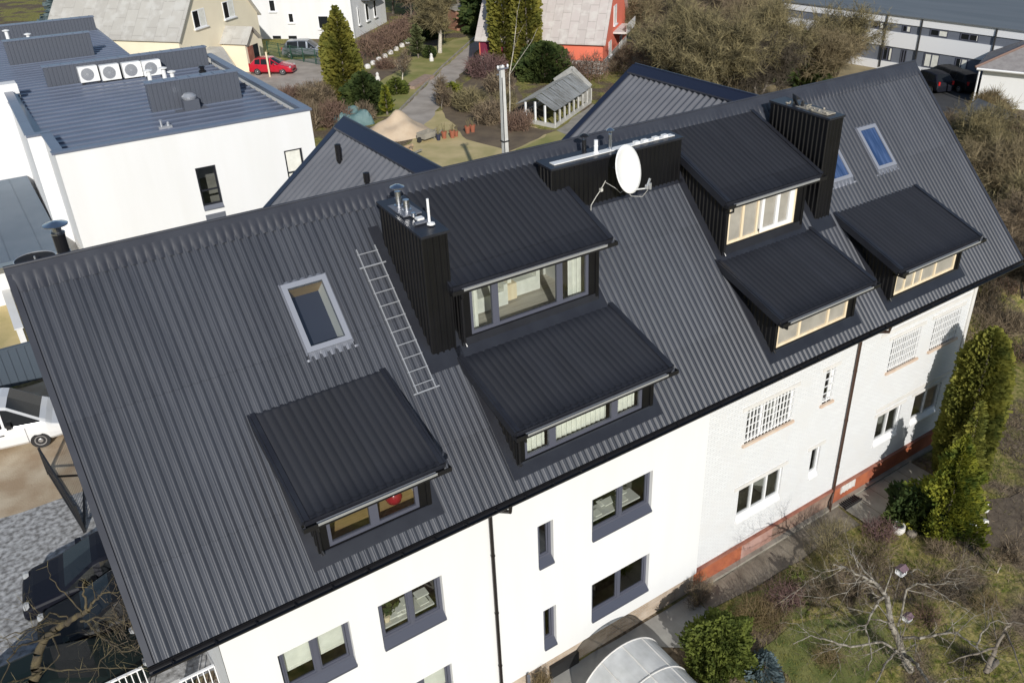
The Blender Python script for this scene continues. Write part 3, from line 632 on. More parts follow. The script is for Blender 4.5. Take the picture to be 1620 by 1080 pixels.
mb = MB(); mb.tube([(14.5, 4.36, 13.1), (14.5, 4.05, 13.1), (14.48, 3.9, 13.15)], .03, 8); mb.build('bracket', MT['steel'], sd)
mb = MB(); mb.bar((14.5, 3.72, 12.62), (14.72, 3.2, 12.78), .03, .03); mb.build('feed_arm', MT['dish'], sd)
mb = MB(); mb.lathe((14.74, 3.2, 12.76), [(.05, 0), (.05, .1), (.03, .12)], 10); mb.bar((14.74, 3.2, 12.8), (14.86, 3.22, 13.02), .045); mb.bar((14.86, 3.2, 12.72), (14.86, 3.2, 12.9), .05); mb.build('receiver_head', MT['alu'], sd)
mb = MB()
mb.tube([(14.78, 3.2, 12.72), (14.72, 3.35, 12.5), (14.55, 3.6, 12.48), (14.48, 3.8, 12.62), (14.40, 3.9, 12.52), (14.28, 3.95, 12.66), (14.2, 4.3, 12.75)], .008, 5)
mb.tube([(14.2, 4.3, 12.8), (14.05, 4.33, 12.55), (13.9, 4.33, 12.4), (13.7, 4.30, 12.2), (13.62, 4.2, 12.1)], .011, 5); mb.box(14.02, 14.1, 4.28, 4.36, 12.52, 12.6); mb.build('coax_cable', MT['cable'], sd)
sd2 = thing('satellite_dish', 'black round antenna dish with a pale rim showing above the left end of the ridge', 'satellite dish', (.9, 6.3, RZ-.5))
mb = MB(); c0 = Vector((.61, 6.5, RZ))
mb.lathe((c0.x, c0.y, RZ-.24), [(.05, 0), (.25, .03), (.40, .12), (.385, .12), (.24, .05), (.02, .03)], 24); mb.build('reflector', MT['rubberblk'], sd2, smooth=True)
mb = MB(); mb.tube([(c0.x+.40*math.cos(t), c0.y+.40*math.sin(t), RZ-.115) for t in [2*math.pi*k/24 for k in range(25)]], .012, 5); mb.tube([(c0.x, c0.y, RZ-.3), (c0.x, c0.y, RZ-.06)], .02, 6); mb.build('rim', MT['alu'], sd2)
# ---- curtains and belongings behind the dormer and wall windows
def curtain(x0, x1, y, z0, z1, label, mat='cloth', group=None, sweep=0.0):
    n = int((x1-x0)/.03)+2; vs = []; 
    for i in range(n):
        x = x0+(x1-x0)*i/(n-1); vs += [(x+sweep, y+.03*math.sin(x*42), z0), (x, y+.03*math.sin(x*42), z1)]
    return tag(mk('curtain', vs, [(2*i, 2*i+2, 2*i+3, 2*i+1) for i in range(n-1)], MT[mat]), label, 'curtain', group)
curtain(8.98, 9.22, 3.05, 10.30, 11.75, 'white curtain behind the left pane of the upper left dormer window')
curtain(12.0, 12.42, 3.05, 10.40, 11.75, 'white curtain behind the right pane of the upper left dormer window')
curtain(8.86, 9.50, .66, 8.10, 8.98, 'sheer curtain behind the narrow left pane of the lower left-middle dormer', 'cloth'); curtain(9.72, 11.42, .66, 8.10, 8.98, 'sheer curtain behind the wide pane of the lower left-middle dormer'); curtain(11.64, 12.34, .66, 8.10, 8.98, 'sheer curtain behind the narrow right pane of the lower left-middle dormer')
mb = MB(); mb.lathe((5.62, 1.0, 8.02), [(.05, 0), (.16, .06), (.2, .18), (.16, .32), (.12, .35)], 16); tag(mb.build('pot', pm('red_glaze', (.32, .012, .02), .2), smooth=True), 'round red pot behind the right pane of the leftmost dormer', 'pot')
def seat_(x, y, z, label):
    o = thing('armchair', label, 'armchair', (x, y, z))
    for nm, b in (('seat', (-.4, .4, -.35, .35, .0, .42)), ('backrest', (-.4, .4, .25, .45, .42, .95)), ('armrest', (-.52, -.4, -.35, .45, 0, .6)), ('armrest', (.4, .52, -.35, .45, 0, .6))):
        mb = MB(); mb.box(*b); mb.build(nm, MT['cloth'], o, local=True)
seat_(10.15, 4.3, 10.24, 'white armchair on the boards behind the wide pane of the upper left dormer, further left'); seat_(11.35, 4.55, 10.24, 'white armchair on the boards behind the wide pane of the upper left dormer, further right')
mb = MB(); mb.box(10.55, 11.05, 4.1, 4.7, 10.24, 10.7); tag(mb.build('side_table', MT['wood']), 'brown side table between the two white armchairs in the upper left dormer', 'table')
def papers(x0, x1, z, label, n=5):
    mb = MB()
    for k in range(n):
        x = rnd.uniform(x0, x1-.3); y = WY+.3+rnd.uniform(0, .25); mb.box(x, x+rnd.uniform(.2, .45), y, y+.25, z+.03*k, z+.03*k+.028)
    mb.box(x0, x1, WY+.27, WY+.75, z-.05, z-.001, 1)
    tag(mb.build('desk', [MT['cloth'], MT['room']]), label, 'desk')
papers(11.1, 12.9, 4.62, 'pale desk with papers behind the wide upper window nearest the brick part')
papers(4.85, 6.25, 4.58, 'pale desk with papers behind the window with plants in the white wall', 7)
mb = MB()
for k in range(70):
    x = 5.05+rnd.gauss(0, .12); z = 4.75+abs(rnd.gauss(0, .22)); a = Vector((x, WY+.42+rnd.uniform(-.06, .1), z)); d = Vector((rnd.gauss(0, .1), rnd.gauss(0, .04), rnd.gauss(.05, .1))); e = Vector((d.z, 0, -d.x))*.25
    mb.quad(a, a+d*.5+e, a+d, a+d*.5-e)
mb.lathe((5.05, WY+.45, 4.58), [(.07, 0), (.1, .18)], 10, 1); tag(mb.build('potted_plant', [leafmat('houseplant', (.05, .09, .025), (.12, .12, .04)), MT['wood']]), 'leafy potted plant on the desk behind the white wall window', 'plant')
# ================================================================== terrain
def sst(t): t = min(1, max(0, t)); return t*t*(3-2*t)
def hgt(x, y):
    a = sst((y-1.6)/1.5); b = sst((y-1.5)/9.0); k = sst((x-12)/16)
    h = -.35+3.35*(a*(1-k)+b*k)
    h -= 4.5*sst((-9-y)/40)*.5
    return h
def axis(lo, hi, d0, d1, st):
    v = list(np.arange(d0, d1+1e-6, st)); x = d0; s = st
    while x > lo: s *= 1.35; x -= s; v.append(x)
    x = d1; s = st
    while x < hi: s *= 1.35; x += s; v.append(x)
    return np.array(sorted(v))
gx = axis(-900, 1500, -12, 44, .7); gy = axis(-500, 1600, -12, 20, .6)
X, Y = np.meshgrid(gx, gy); Z = np.vectorize(hgt)(X, Y)
n = len(gx); idx = np.arange(X.size).reshape(X.shape)
Q = np.stack([idx[:-1, :-1], idx[:-1, 1:], idx[1:, 1:], idx[1:, :-1]], -1).reshape(-1, 4)
def groundmat():
    m = pm('ground_mix', (.10, .095, .035), .95, spec=.1); N = m.node_tree.nodes; L = m.node_tree.links; b = N['Principled BSDF']
    tc = N.new('ShaderNodeTexCoord')
    def noise(sc_, det=6):
        t = N.new('ShaderNodeTexNoise'); t.inputs['Scale'].default_value = sc_; t.inputs['Detail'].default_value = det; L.new(tc.outputs['Object'], t.inputs['Vector']); return t.outputs[0]
    def ramp(src, a, b_, c0, c1):
        r = N.new('ShaderNodeValToRGB'); r.color_ramp.elements[0].position = a; r.color_ramp.elements[1].position = b_
        r.color_ramp.elements[0].color = (*c0, 1); r.color_ramp.elements[1].color = (*c1, 1); L.new(src, r.inputs[0]); return r.outputs[0]
    grass = ramp(noise(5), .35, .65, (.10, .125, .022), (.36, .30, .115)); soil = ramp(noise(7), .35, .65, (.085, .065, .045), (.21, .165, .115))
    mk_ = ramp(noise(.42, 8), .47, .56, (0, 0, 0), (1, 1, 1))
    mx = N.new('ShaderNodeMixRGB'); L.new(mk_, mx.inputs[0]); L.new(grass, mx.inputs[1]); L.new(soil, mx.inputs[2]); L.new(mx.outputs[0], b.inputs['Base Color'])
    bp = N.new('ShaderNodeBump'); bp.inputs['Strength'].default_value = .7; bp.inputs['Distance'].default_value = .05; L.new(noise(14, 8), bp.inputs['Height']); L.new(bp.outputs[0], b.inputs['Normal'])
    return m
struct(mk('ground', np.stack([X, Y, Z], -1).reshape(-1, 3), Q, groundmat(), origin=(0, 0, 0), smooth=True))
def sheet(name, poly, mat, z=None, lift=.006, rag=.0, sub=1):
    """thin sheet laid on the terrain; poly in plan, edges subdivided and roughened"""
    pts = []
    n = len(poly)
    for i in range(n):
        a, b = Vector(poly[i]), Vector(poly[(i+1) % n]); k = max(1, int((b-a).length/sub)) if rag else 1
        for j in range(k):
            p = a.lerp(b, j/k); 
            if rag: p += Vector((rnd.uniform(-rag, rag), rnd.uniform(-rag, rag)))
            pts.append((p.x, p.y, (z if z is not None else 3.0)+lift))
    return struct(mk(name, pts, [tuple(range(len(pts)))], mat))
def A2(*pp, z=3.0): return [tuple(at(px, py, z).xy) for px, py in pp]
MT['dirt'] = pm('sandy_dirt', (.52, .43, .31), .95, var=(.36, .26, .165), vscale=.9, bump=(18, .6), detail=8)
MT['cobble'] = pm('cobble_paving', (.46, .46, .46), .9, var=(.16, .155, .15), vscale=6, bump=(9, .9), detail=8)
MT['drive'] = pm('gravel_drive', (.44, .39, .34), .95, var=(.33, .29, .25), vscale=.8, bump=(20, .4), detail=8)
MT['lawn'] = pm('dry_lawn', (.58, .46, .24), .95, var=(.40, .34, .15), vscale=.55, bump=(14, .5), detail=9)
MT['lawng'] = pm('green_lawn', (.20, .215, .055), .95, var=(.36, .31, .12), vscale=.5, bump=(14, .5), detail=9)
MT['soil'] = pm('brown_soil', (.115, .085, .058), .95, var=(.18, .135, .085), vscale=.8, bump=(10, .8), detail=9)
MT['asph'] = pm('asphalt', (.06, .06, .062), .9, var=(.045, .045, .047), vscale=.5)
MT['setts'] = brickmat('terrace_setts', (.40, .37, .33), (.28, .25, .21), (.12, .09, .06), .22, .11, .012, rot=(0, 0, 0), var=(.30, .19, .10))
sheet('sandy_lane', [(-30, 13.1), (-6, 13.3), (1.5, 12.9), (1.5, 21.2), (-30, 22.3)], MT['dirt'], rag=.12)
sheet('cobbled_yard', [(-30, 3.6), (1.4, 3.6), (1.4, 13.0), (-6, 13.45), (-30, 13.2)], MT['cobble'], rag=.08, lift=.012)
sheet('left_lawn', [(-30, 22.9), (2.5, 22.9), (2.5, 31), (-30, 31)], MT['lawn'], rag=.15)
sheet('driveway', A2((560, 240), (625, 185), (700, 108), (752, 62), (772, 60), (752, 85), (690, 176), (655, 215)), MT['drive'], rag=.15)
sheet('back_lawn', A2((655, 217), (690, 178), (760, 150), (830, 195), (900, 225), (930, 300), (640, 420), (580, 300)), MT['lawn'], rag=.3, lift=.004)
sheet('back_lawn_edge', A2((800, 250), (880, 206), (960, 200), (960, 320), (800, 320)), MT['lawng'], rag=.3, lift=.009)
sheet('garden_bed', A2((742, 222), (700, 175), (750, 120), (815, 120), (838, 200), (880, 208), (810, 240)), MT['soil'], rag=.3, lift=.012)
sheet('garden_lawn', A2((575, 165), (600, 118), (655, 90), (690, 72), (745, 56), (752, 64), (700, 108), (625, 183), (600, 185)), MT['lawng'], rag=.2, lift=.010)
sheet('flower_bed', A2((580, 122), (592, 108), (640, 90), (648, 100), (622, 118), (590, 135)), MT['soil'], rag=.2, lift=.016)
sheet('neighbour_yard', A2((360, 115), (440, 100), (520, 80), (545, 100), (480, 150), (400, 160)), MT['drive'], rag=.2, lift=.007)
sheet('far_lawn', A2((410, 70), (520, 75), (525, 90), (415, 98)), MT['lawng'], rag=.2, lift=.011)
sheet('greenhouse_path', A2((880, 206), (940, 165), (955, 170), (900, 215)), MT['concrete'], rag=.1, lift=.014)
sheet('parking', A2((1440, 118), (1540, 122), (1535, 175), (1470, 190)), MT['asph'], lift=.008)
mb = MB(); _k = [at(*p, 3.0) for p in ((600, 200), (625, 183), (700, 106), (752, 59))]
for _a, _b in zip(_k[:-1], _k[1:]):
    for _i in range(8): mb.bar(_a.lerp(_b, _i/8)+Vector((0, 0, .05)), _a.lerp(_b, (_i+.97)/8)+Vector((0, 0, .05)), .16, .14)
struct(mb.build('driveway_kerb', MT['concrete']))
sheet('thicket_floor', A2((960, 190), (1000, 60), (1180, 30), (1420, 90), (1440, 140), (1200, 200)), pm('dry_thicket_grass', (.34, .27, .15), .95, var=(.17, .14, .075), vscale=.5, bump=(12, .6), detail=9), rag=.4, lift=.005)
sheet('slab_path', [(22.3, -.95), (22.3, .55), (26.6, .55), (26.6, -.95)], MT['concrete'], z=-.35, lift=.05)
sheet('rear_path', [(15.0, -.3), (15.3, .6), (22.2, .6), (22.2, -.5), (18, -.45)], pm('old_path', (.26, .225, .175), .95, var=(.17, .145, .11), vscale=1.4, bump=(20, .5)), z=-.35, lift=.02, rag=.1)
sheet('house_apron', [(7, -.2), (7, .62), (15.0, .62), (15.0, -1.1), (13.9, -1.3), (12.6, -.2)], pm('grey_apron', (.36, .35, .32), .9, var=(.28, .27, .25), vscale=1.5), z=-.35, lift=.014, rag=.05)
mb = MB()
for k in range(5): mb.box(22.3+k*.86, 22.3+k*.86+.015, -.95, .55, -.303, -.293)
struct(mb.build('slab_joint', MT['soil'])) 
MT['bed'] = pm('dug_soil', (.10, .075, .055), .95, var=(.155, .12, .085), vscale=3, bump=(10, .9), detail=9)
sheet('dug_bed', [(24.6, -3.6), (26.9, -2.5), (30, -3.2), (28.5, -6), (25.4, -5.2)], MT['bed'], z=-.35, lift=.02, rag=.15)
sheet('moss_lawn', [(15.2, -2.2), (17.2, -2.4), (19.2, -3.5), (18.5, -5.2), (15, -4.6)], pm('moss', (.085, .11, .022), .95, var=(.19, .19, .06), vscale=1.6, bump=(18, .8), detail=8), z=-.35, lift=.016, rag=.22, sub=.6)
sheet('moss_lawn', [(15.4, -.5), (18.0, -.6), (19.5, -1.6), (17.3, -2.0), (15.8, -1.6)], bpy.data.materials['moss'], z=-.35, lift=.018, rag=.2, sub=.6)
# terrace with white railings at the left end of the house
mb = MB(); mb.box(-8, 1.3, 2.3, 3.75, 1.0, 2.98); mb.box(.05, 1.3, 1.2, 2.3, .5, 2.9)
tr = tag(mb.build('terrace', MT['setts']), 'patterned paved terrace at the left foot of the house under the roof corner', 'terrace')
def railing(x0, x1, y, zt, h, label):
    o = thing('railing', label, 'railing', (x0, y, zt-h)); mb = MB(); mb.bar((x0, y, zt), (x1, y, zt), .06, .045); mb.bar((x0, y, zt-h+.1), (x1, y, zt-h+.1), .04, .03); mb.build('rail', MT['pvc'], o)
    mb = MB(); k = int((x1-x0)/.13)
    for i in range(k+1): x = x0+(x1-x0)*i/k; mb.bar((x, y, zt-h), (x, y, zt-.02), .022)
    mb.build('baluster', MT['pvc'], o)
railing(-5.0, -.11, 3.75, 3.98, 1.0, 'longer white metal railing at the lower left, ending under the roof corner')
railing(.50, 1.30, 2.85, 3.93, .98, 'short white metal railing beside the left edge of the white wall')
mb = MB(); mb.box(.30, .52, 2.7, 2.95, 2.9, 3.85); mb.box(.27, .55, 2.67, 2.98, 3.85, 3.9); tag(mb.build('gate_post', MT['lintel']), 'pale square post between the two white railings', 'post')

# ================================================================== white flat-roofed neighbour
def flatbuilding():
    b = thing('flat_roofed_building', 'modern white building with blue metal flat roofs and four air conditioners on top', 'building', (8.6, 34, 3)); ZP = 10.0
    y0, y1, x1 = 27.1, 43.5, 14.2
    wins = [(8.44, 9.36, 6.25, 8.27), (12.62, 13.52, 6.25, 8.27)]
    mb = MB(TR(0, y0)); mb.wall(3.12, x1, 2.8, ZP-.03, wins, .18); mb.T = None
    mb.quad((x1, y0, 2.8), (x1, y1, 2.8), (x1, y1, ZP-.03), (x1, y0, ZP-.03)); mb.quad((3.12, y0, 2.8), (3.12, 30.6, 2.8), (3.12, 30.6, ZP-.03), (3.12, y0, ZP-.03))
    mb.quad((2.52, 30.6, 2.8), (3.12, 30.6, 2.8), (3.12, 30.6, ZP-.03), (2.52, 30.6, ZP-.03)); mb.quad((2.52, 30.6, 2.8), (2.52, 30.6, ZP-.03), (2.76, 40.4, ZP-.03), (2.76, 40.4, 2.8))
    mb.quad((-14, 40.4, 2.8), (2.76, 40.4, 2.8), (2.76, 40.4, ZP+.4), (-14, 40.4, ZP+.4)); mb.quad((2.76, 40.4, ZP-.1), (3.4, 40.4, ZP-.1), (3.4, 40.4, ZP+.4), (2.76, 40.4, ZP+.4)); mb.quad((3.4, 40.4, 9.5), (3.4, 41.2, 9.5), (3.4, 41.2, ZP+.4), (3.4, 40.4, ZP+.4)); mb.box(-14, 3.38, 40.42, 41.2, ZP+.36, ZP+.43)
    mb.quad((x1, y1, 2.8), (10.6, y1, 2.8), (10.6, y1, 9.5), (x1, y1, 9.5)); mb.quad((10.6, y1, 2.8), (11.0, 66, 2.8), (11.0, 66, 9.5), (10.6, y1, 9.5)); mb.build('wall', MT['white2'], b)
    MT['bmetal'] = pm('blue_grey_sheet_metal', (.15, .175, .235), .3, .25, var=(.17, .195, .26), vscale=.6, spec=.6); MT['gmetal'] = pm('grey_ribbed_metal', (.105, .115, .14), .35, .2)
    for i, (a, c, d, e) in enumerate(wins):
        window(b, TR(0, y0), a, c, d, e, .12, (), 'trim', .06, 'glass' if i == 0 else 'cloth', 'flash', name='window')
        m = MB(TR(0, y0)); z = d+(e-d)*.44; m.box(a+.06, c-.06, .1, .15, z-.04, z+.04); m.build('transom', MT['trim'], b)
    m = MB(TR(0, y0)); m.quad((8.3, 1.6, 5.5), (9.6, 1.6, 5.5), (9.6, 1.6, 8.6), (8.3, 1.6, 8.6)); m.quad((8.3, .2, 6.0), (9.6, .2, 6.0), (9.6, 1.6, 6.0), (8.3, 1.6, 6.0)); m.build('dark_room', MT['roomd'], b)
    m = MB(TR(0, y0)); m.box(8.44, 9.36, -.02, .0, 4.7, 6.0); m.build('grey_panel', MT['flash'], b)
    mb = MB(); cw = .42                                    # parapet copings, in lengths
    def cop(xa, ya, xb, yb, z=ZP):
        L_ = math.hypot(xb-xa, yb-ya); k = max(1, int(L_/2)); t = 0
        for i in range(k):
            p = Vector((xa, ya, 0)).lerp(Vector((xb, yb, 0)), i/k); q = Vector((xa, ya, 0)).lerp(Vector((xb, yb, 0)), (i+1)/k-.004/L_)
            mb.bar((p.x, p.y, z+.02+.003*(i % 2)), (q.x, q.y, z+.02+.003*(i % 2)), cw, .09)
    cop(3.0, y0+.15, x1+.1, y0+.15); cop(x1-.1, y0+.4, x1-.1, y1); cop(3.28, y0+.4, 3.28, 30.6); cop(2.5, 30.75, 3.5, 30.75); cop(2.68, 31.0, 2.9, 40.3)
    mb.build('coping', MT['bmetal'], b)
    mb = MB(); zr = 9.55                                    # standing-seam roof falling away from the front
    mb.quad((3.2, y0+.3, zr), (x1-.2, y0+.3, zr), (x1-.2, y1, zr), (3.2, y1, zr)); mb.quad((-14, 41.2, zr-.004), (2.7, 41.2, zr-.004), (2.7, y1, zr-.004), (-14, y1, zr-.004)); mb.quad((-14, y1, zr), (10.6, y1, zr), (11.0, 66, zr), (-14, 66, zr)); [mb.box(-14, 10.7, y, y+.03, zr, zr+.05) for y in np.arange(y1+.4, 66, .7)]; mb.quad((2.7, 31, zr-.002), (3.2, 31, zr-.002), (3.2, y1, zr-.002), (2.7, y1, zr-.002))
    for y in np.arange(y0+.7, y1, .85): mb.box(3.35, x1-.2, y, y+.05, zr, zr+.07)
    mb.build('seamed_roof', MT['bmetal'], b)
    def shed(xa, xb, y, zt, dep, name='roof_upstand'):
        m = MB(); ribwall(m, (xa, y), (xb, y), lambda t: zr-.02, lambda t: zt, (0, -1), .22, .03)
        m.quad((xa, y, zr), (xa, y, zt), (xa, y+dep, zt-.0), (xa, y+dep, zr)); m.quad((xb, y, zr), (xb, y+dep, zr), (xb, y+dep, zt), (xb, y, zt)); m.quad((xa, y+dep, zr), (xa, y+dep, zt), (xb, y+dep, zt), (xb, y+dep, zr))
        s_ = m.build(name, MT['gmetal'], b); m = MB(); m.box(xa-.05, xb+.05, y-.05, y+dep+.05, zt-.03, zt+.03)
        for x in np.arange(xa+.3, xb, .6): m.box(x, x+.025, y-.05, y+dep, zt+.03, zt+.06)
        m.build('upstand_cap', MT['bmetal'], s_); return s_
    def fp(px, py, z=zr): return at(px, py, z)
    for (p0, p1, top, dep) in (((236, 173), (391, 160), (233, 133), .5), ((70, 131), (368, 108), (250, 84), .45), ((12, 98), (158, 94), (10, 66), .5), ((-40, 66), (158, 52), (0, 42), .5)):
        a = fp(*p0); c = fp(*p1); y = (a.y+c.y)/2; xa, xb = a.x, c.x
        if xb > x1-.4: xb = x1-.4
        z = over(*top, (at(*top, 10.3).x, y)); d_ = ray(*top); t = (y-CAM.y)/d_.y; z = (CAM+d_*t).z
        shed(xa, xb, y, z, dep)
    # rooftop bits that belong to the roof
    def bit(px, py, prof, n, m='dish', z=zr): p = at(px, py, z); k = MB(); k.lathe(p, prof, n); return k.build('roof_outlet', MT[m], b)
    for px, py, h in ((13, 62, .5), (238, 128, .5), (261, 124, .5), (45, 60, .2), (273, 122, .25)):
        bit(px, py, [(.11, 0), (.11, h), (.22, h+.01), (.22, h+.05), (.05, h+.1)], 12, 'dish', 10.3)
    bit(321, 116, [(.2, 0), (.2, .15), (.12, .2), (.12, .3), (.2, .32), (.1, .4)], 12, 'black', 10.3)
    p = at(306, 176, zr); k = MB(); k.box(p.x-.75, p.x+.75, p.y-.1, p.y+.5, zr, zr+.06); o = k.build('fan_base', MT['flash'], b); k = MB(); k.box(p.x-.38, p.x+.38, p.y+.0, p.y+.5, zr+.06, zr+.55); k.build('fan_housing', MT['gmetal'], o)
    k = MB(); k.lathe((p.x, p.y+.25, zr+.55), [(.3, 0), (.34, .08), (.36, .16), (.2, .3), (.03, .33)], 18); k.build('fan_cowl', MT['alu'], o)
    p = at(262, 203, zr); k = MB(); k.box(p.x-.3, p.x+.3, p.y-.1, p.y+.1, zr, zr+.12); k.lathe((p.x-.15, p.y, zr+.1), [(.05, 0), (.05, .3), (.09, .3), (.02, .34)], 8); k.lathe((p.x+.15, p.y, zr+.1), [(.07, 0), (.07, .15), (.02, .2)], 8); k.build('drain_fitting', MT['alu'], b)
    # low annex
    mb = MB(); mb.box(-14, 2.4, 29.6, 40.3, 2.8, 5.4); mb.box(-14, -.0, 37.5, 38.2, 5.6, 6.3); mb.build('annex_wall', MT['white2'], b); mb = MB(); mb.box(-14, 2.5, 27.9, 40.3, 5.4, 5.6)
    for x in np.arange(-14, 2.4, 1.3): mb.box(x, x+.02, 28, 40.2, 5.6, 5.62)
    MT['annexroof'] = pm('slate_membrane', (.115, .15, .19), .6, var=(.135, .17, .21), vscale=.7); mb.build('annex_roof', MT['annexroof'], b)
    return b
flatbuilding()
def acunit(px, py, label):
    p = at(px, py, 9.6); o = thing('air_conditioner', label, 'air conditioner', (p.x, p.y-.45, 9.56), .0, 'air conditioners on the blue flat roof')
    m = MB(); m.box(-.50, .50, -.2, .2, .1, .92); m.box(-.46, .46, -.18, .18, .92, .935); m.build('casing', MT['dish'], o, local=True)
    m = MB(); m.lathe((-.08, -.205, .52), [(.34, 0), (.34, -.012), (.05, -.02)], 24, axis='y'); f = m.build('fan_grille', MT['alu'], o, local=True)
    m = MB(); 
    for r in (.10, .16, .22, .28): m.tube([(-.08+r*math.cos(t), -.225, .52+r*math.sin(t)) for t in [2*math.pi*k/20 for k in range(21)]], .007, 4)
    m.build('grille_ring', MT['flash'], f, local=True)
    m = MB(); m.box(-.45, -.35, -.25, .25, -.2, .1); m.box(.35, .45, -.25, .25, -.2, .1); m.build('foot', MT['rubberblk'], o, local=True)
for i, (px, py) in enumerate(((141, 128), (175, 125), (209, 121), (240, 118))):
    acunit(px, py, ('leftmost white air conditioner of the four on the blue flat roof', 'second white air conditioner from the left on the blue flat roof', 'third white air conditioner from the left on the blue flat roof', 'rightmost white air conditioner of the four, beside the ribbed roof upstand')[i])
mb = MB(); mb.box(-.35, -.12, 25.0, 29.4, 2.9, 3.75); mb.box(-.4, -.07, 24.95, 29.4, 3.75, 3.8); tag(mb.build('garden_wall', MT['white2']), 'low white wall running out from the flat annex over the lawn at left', 'wall')
mb = MB(); mb.box(-30, 1.0, 21.6, 21.66, 3.0, 4.55)
for x in np.arange(-30, 1, .28): mb.box(x, x+.06, 21.57, 21.6, 3.0, 4.58)
mb.box(-30, 1.0, 21.55, 21.7, 4.55, 4.62); tag(mb.build('metal_fence', pm('slate_fence', (.07, .09, .115), .5)), 'slate blue ribbed metal fence behind the white van', 'fence')

# ================================================================== other neighbours (wall frames: x along the wall, -y outwards)
def farwin(parent, T, x0, x1, z0, z1, n=2, frame='pvc', pane='dglass', blind=0.0, sill='lintel'):
    m = MB(T); f = .07; m.box(x0, x0+f, -.04, .02, z0, z1); m.box(x1-f, x1, -.04, .02, z0, z1); m.box(x0+f, x1-f, -.04, .02, z0, z0+f); m.box(x0+f, x1-f, -.04, .02, z1-f, z1)
    for k in range(1, n): x = x0+(x1-x0)*k/n; m.box(x-.035, x+.035, -.045, .02, z0+f, z1-f)
    if sill: m.box(x0-.08, x1+.08, -.14, -.0, z0-.08, z0+.004)
    w_ = m.build('window', MT[frame], parent)
    m = MB(T); m.quad((x0+.02, -.015, z0+.02), (x1-.02, -.015, z0+.02), (x1-.02, -.015, z1-.02), (x0+.02, -.015, z1-.02)); m.build('pane', MT[pane], w_)
    if blind: m = MB(T); m.box(x0+(x1-x0)*(1-blind), x1-f, -.025, -.018, z0+f, z1-f); m.build('curtain', MT['cloth'], w_)
MT['oldroof'] = brickmat('weathered_sheet_roof', (.46, .44, .40), (.41, .39, .355), (.36, .34, .31), 1.15, 1.1, .03, rot=(0, 0, 0), var=(.50, .485, .45), bump=.3)
MT['beige'] = pm('beige_render', (.86, .77, .58), .9, var=(.82, .73, .55), vscale=.6); MT['pink'] = brickmat('pinkish_sheet_roof', (.52, .46, .43), (.46, .41, .38), (.38, .34, .31), 1.15, .8, .03, rot=(0, 0, 0), var=(.56, .52, .48), bump=.3)
MT['redw'] = pm('coral_render', (.78, .19, .115), .9, var=(.72, .17, .10), vscale=.6)
def gabled(name, label, loc, rz, L_, W_, he, hr, wall, roof, over_=.4, z0=0.0, oh=.3):
    """gable end in the plane y=0 (width W_ along x), ridge running along +y for L_"""
    o = thing(name, label, 'house', loc, rz); m = MB()
    k = (hr-he)/(W_/2)
    m.add([(0, 0, z0), (W_, 0, z0), (W_, 0, he), (W_/2, 0, hr), (0, 0, he)], [(0, 1, 2, 3, 4)]); m.add([(0, L_, z0), (W_, L_, z0), (W_, L_, he), (W_/2, L_, hr), (0, L_, he)], [(4, 3, 2, 1, 0)])
    m.quad((0, L_, z0), (0, 0, z0), (0, 0, he), (0, L_, he)); m.quad((W_, 0, z0), (W_, L_, z0), (W_, L_, he), (W_, 0, he)); m.build('wall', MT[wall], o, local=True)
    m = MB()
    for sg in (0, 1):
        xe = -over_ if sg == 0 else W_+over_; ze = he-k*over_+.1; a, b = -oh, L_+oh
        q = [(xe, a, ze), (W_/2, a, hr+.1), (W_/2, b, hr+.1), (xe, b, ze)]; q2 = [(x, y, z-.12) for x, y, z in q]
        m.add(q+q2, [(0, 1, 2, 3), (7, 6, 5, 4), (0, 4, 5, 1), (3, 2, 6, 7), (0, 3, 7, 4)])
    m.tube([(W_/2, -oh, hr+.1), (W_/2, L_+oh, hr+.1)], .1, 6); r = m.build('roof', MT[roof], o, local=True); return o, r
# beige gabled house (upper left)
a = at(281, 61, 7.09); c = Vector((27.6, 76.2, 0)); rz = math.atan2(c.y-a.y, c.x-a.x); W_ = (c.xy-a.xy).length
bh, br = gabled('gabled_house', 'beige gabled house with a big weathered grey roof at the upper left', (a.x, a.y, 3), rz, 13, W_, 4.1, 11.2, 'beige', 'oldroof', .25)
Tl = Matrix.Identity(4)
def lw(px, py): # local (x, z) on the gable plane of the beige house
    d = ray(px, py); n = Vector((-math.sin(rz), math.cos(rz), 0)); t = n.dot(Vector((a.x, a.y, 0))-CAM)/n.dot(d); p = CAM+d*t
    return (p.xy-a.xy).dot(Vector((math.cos(rz), math.sin(rz)))), p.z-3
def flw(o, T, p0, p1, fn, **k):
    x0, z0 = fn(*p0); x1, z1 = fn(*p1); m = MB
    farwin(o, T, x0, x1, min(z0, z1), max(z0, z1), **k)
def farw2(o, fn, tl, h, wd, **k):
    x, z = fn(*tl)
    m0 = len(o.children); farwin_local(o, x, x+wd, z-h, z, **k)
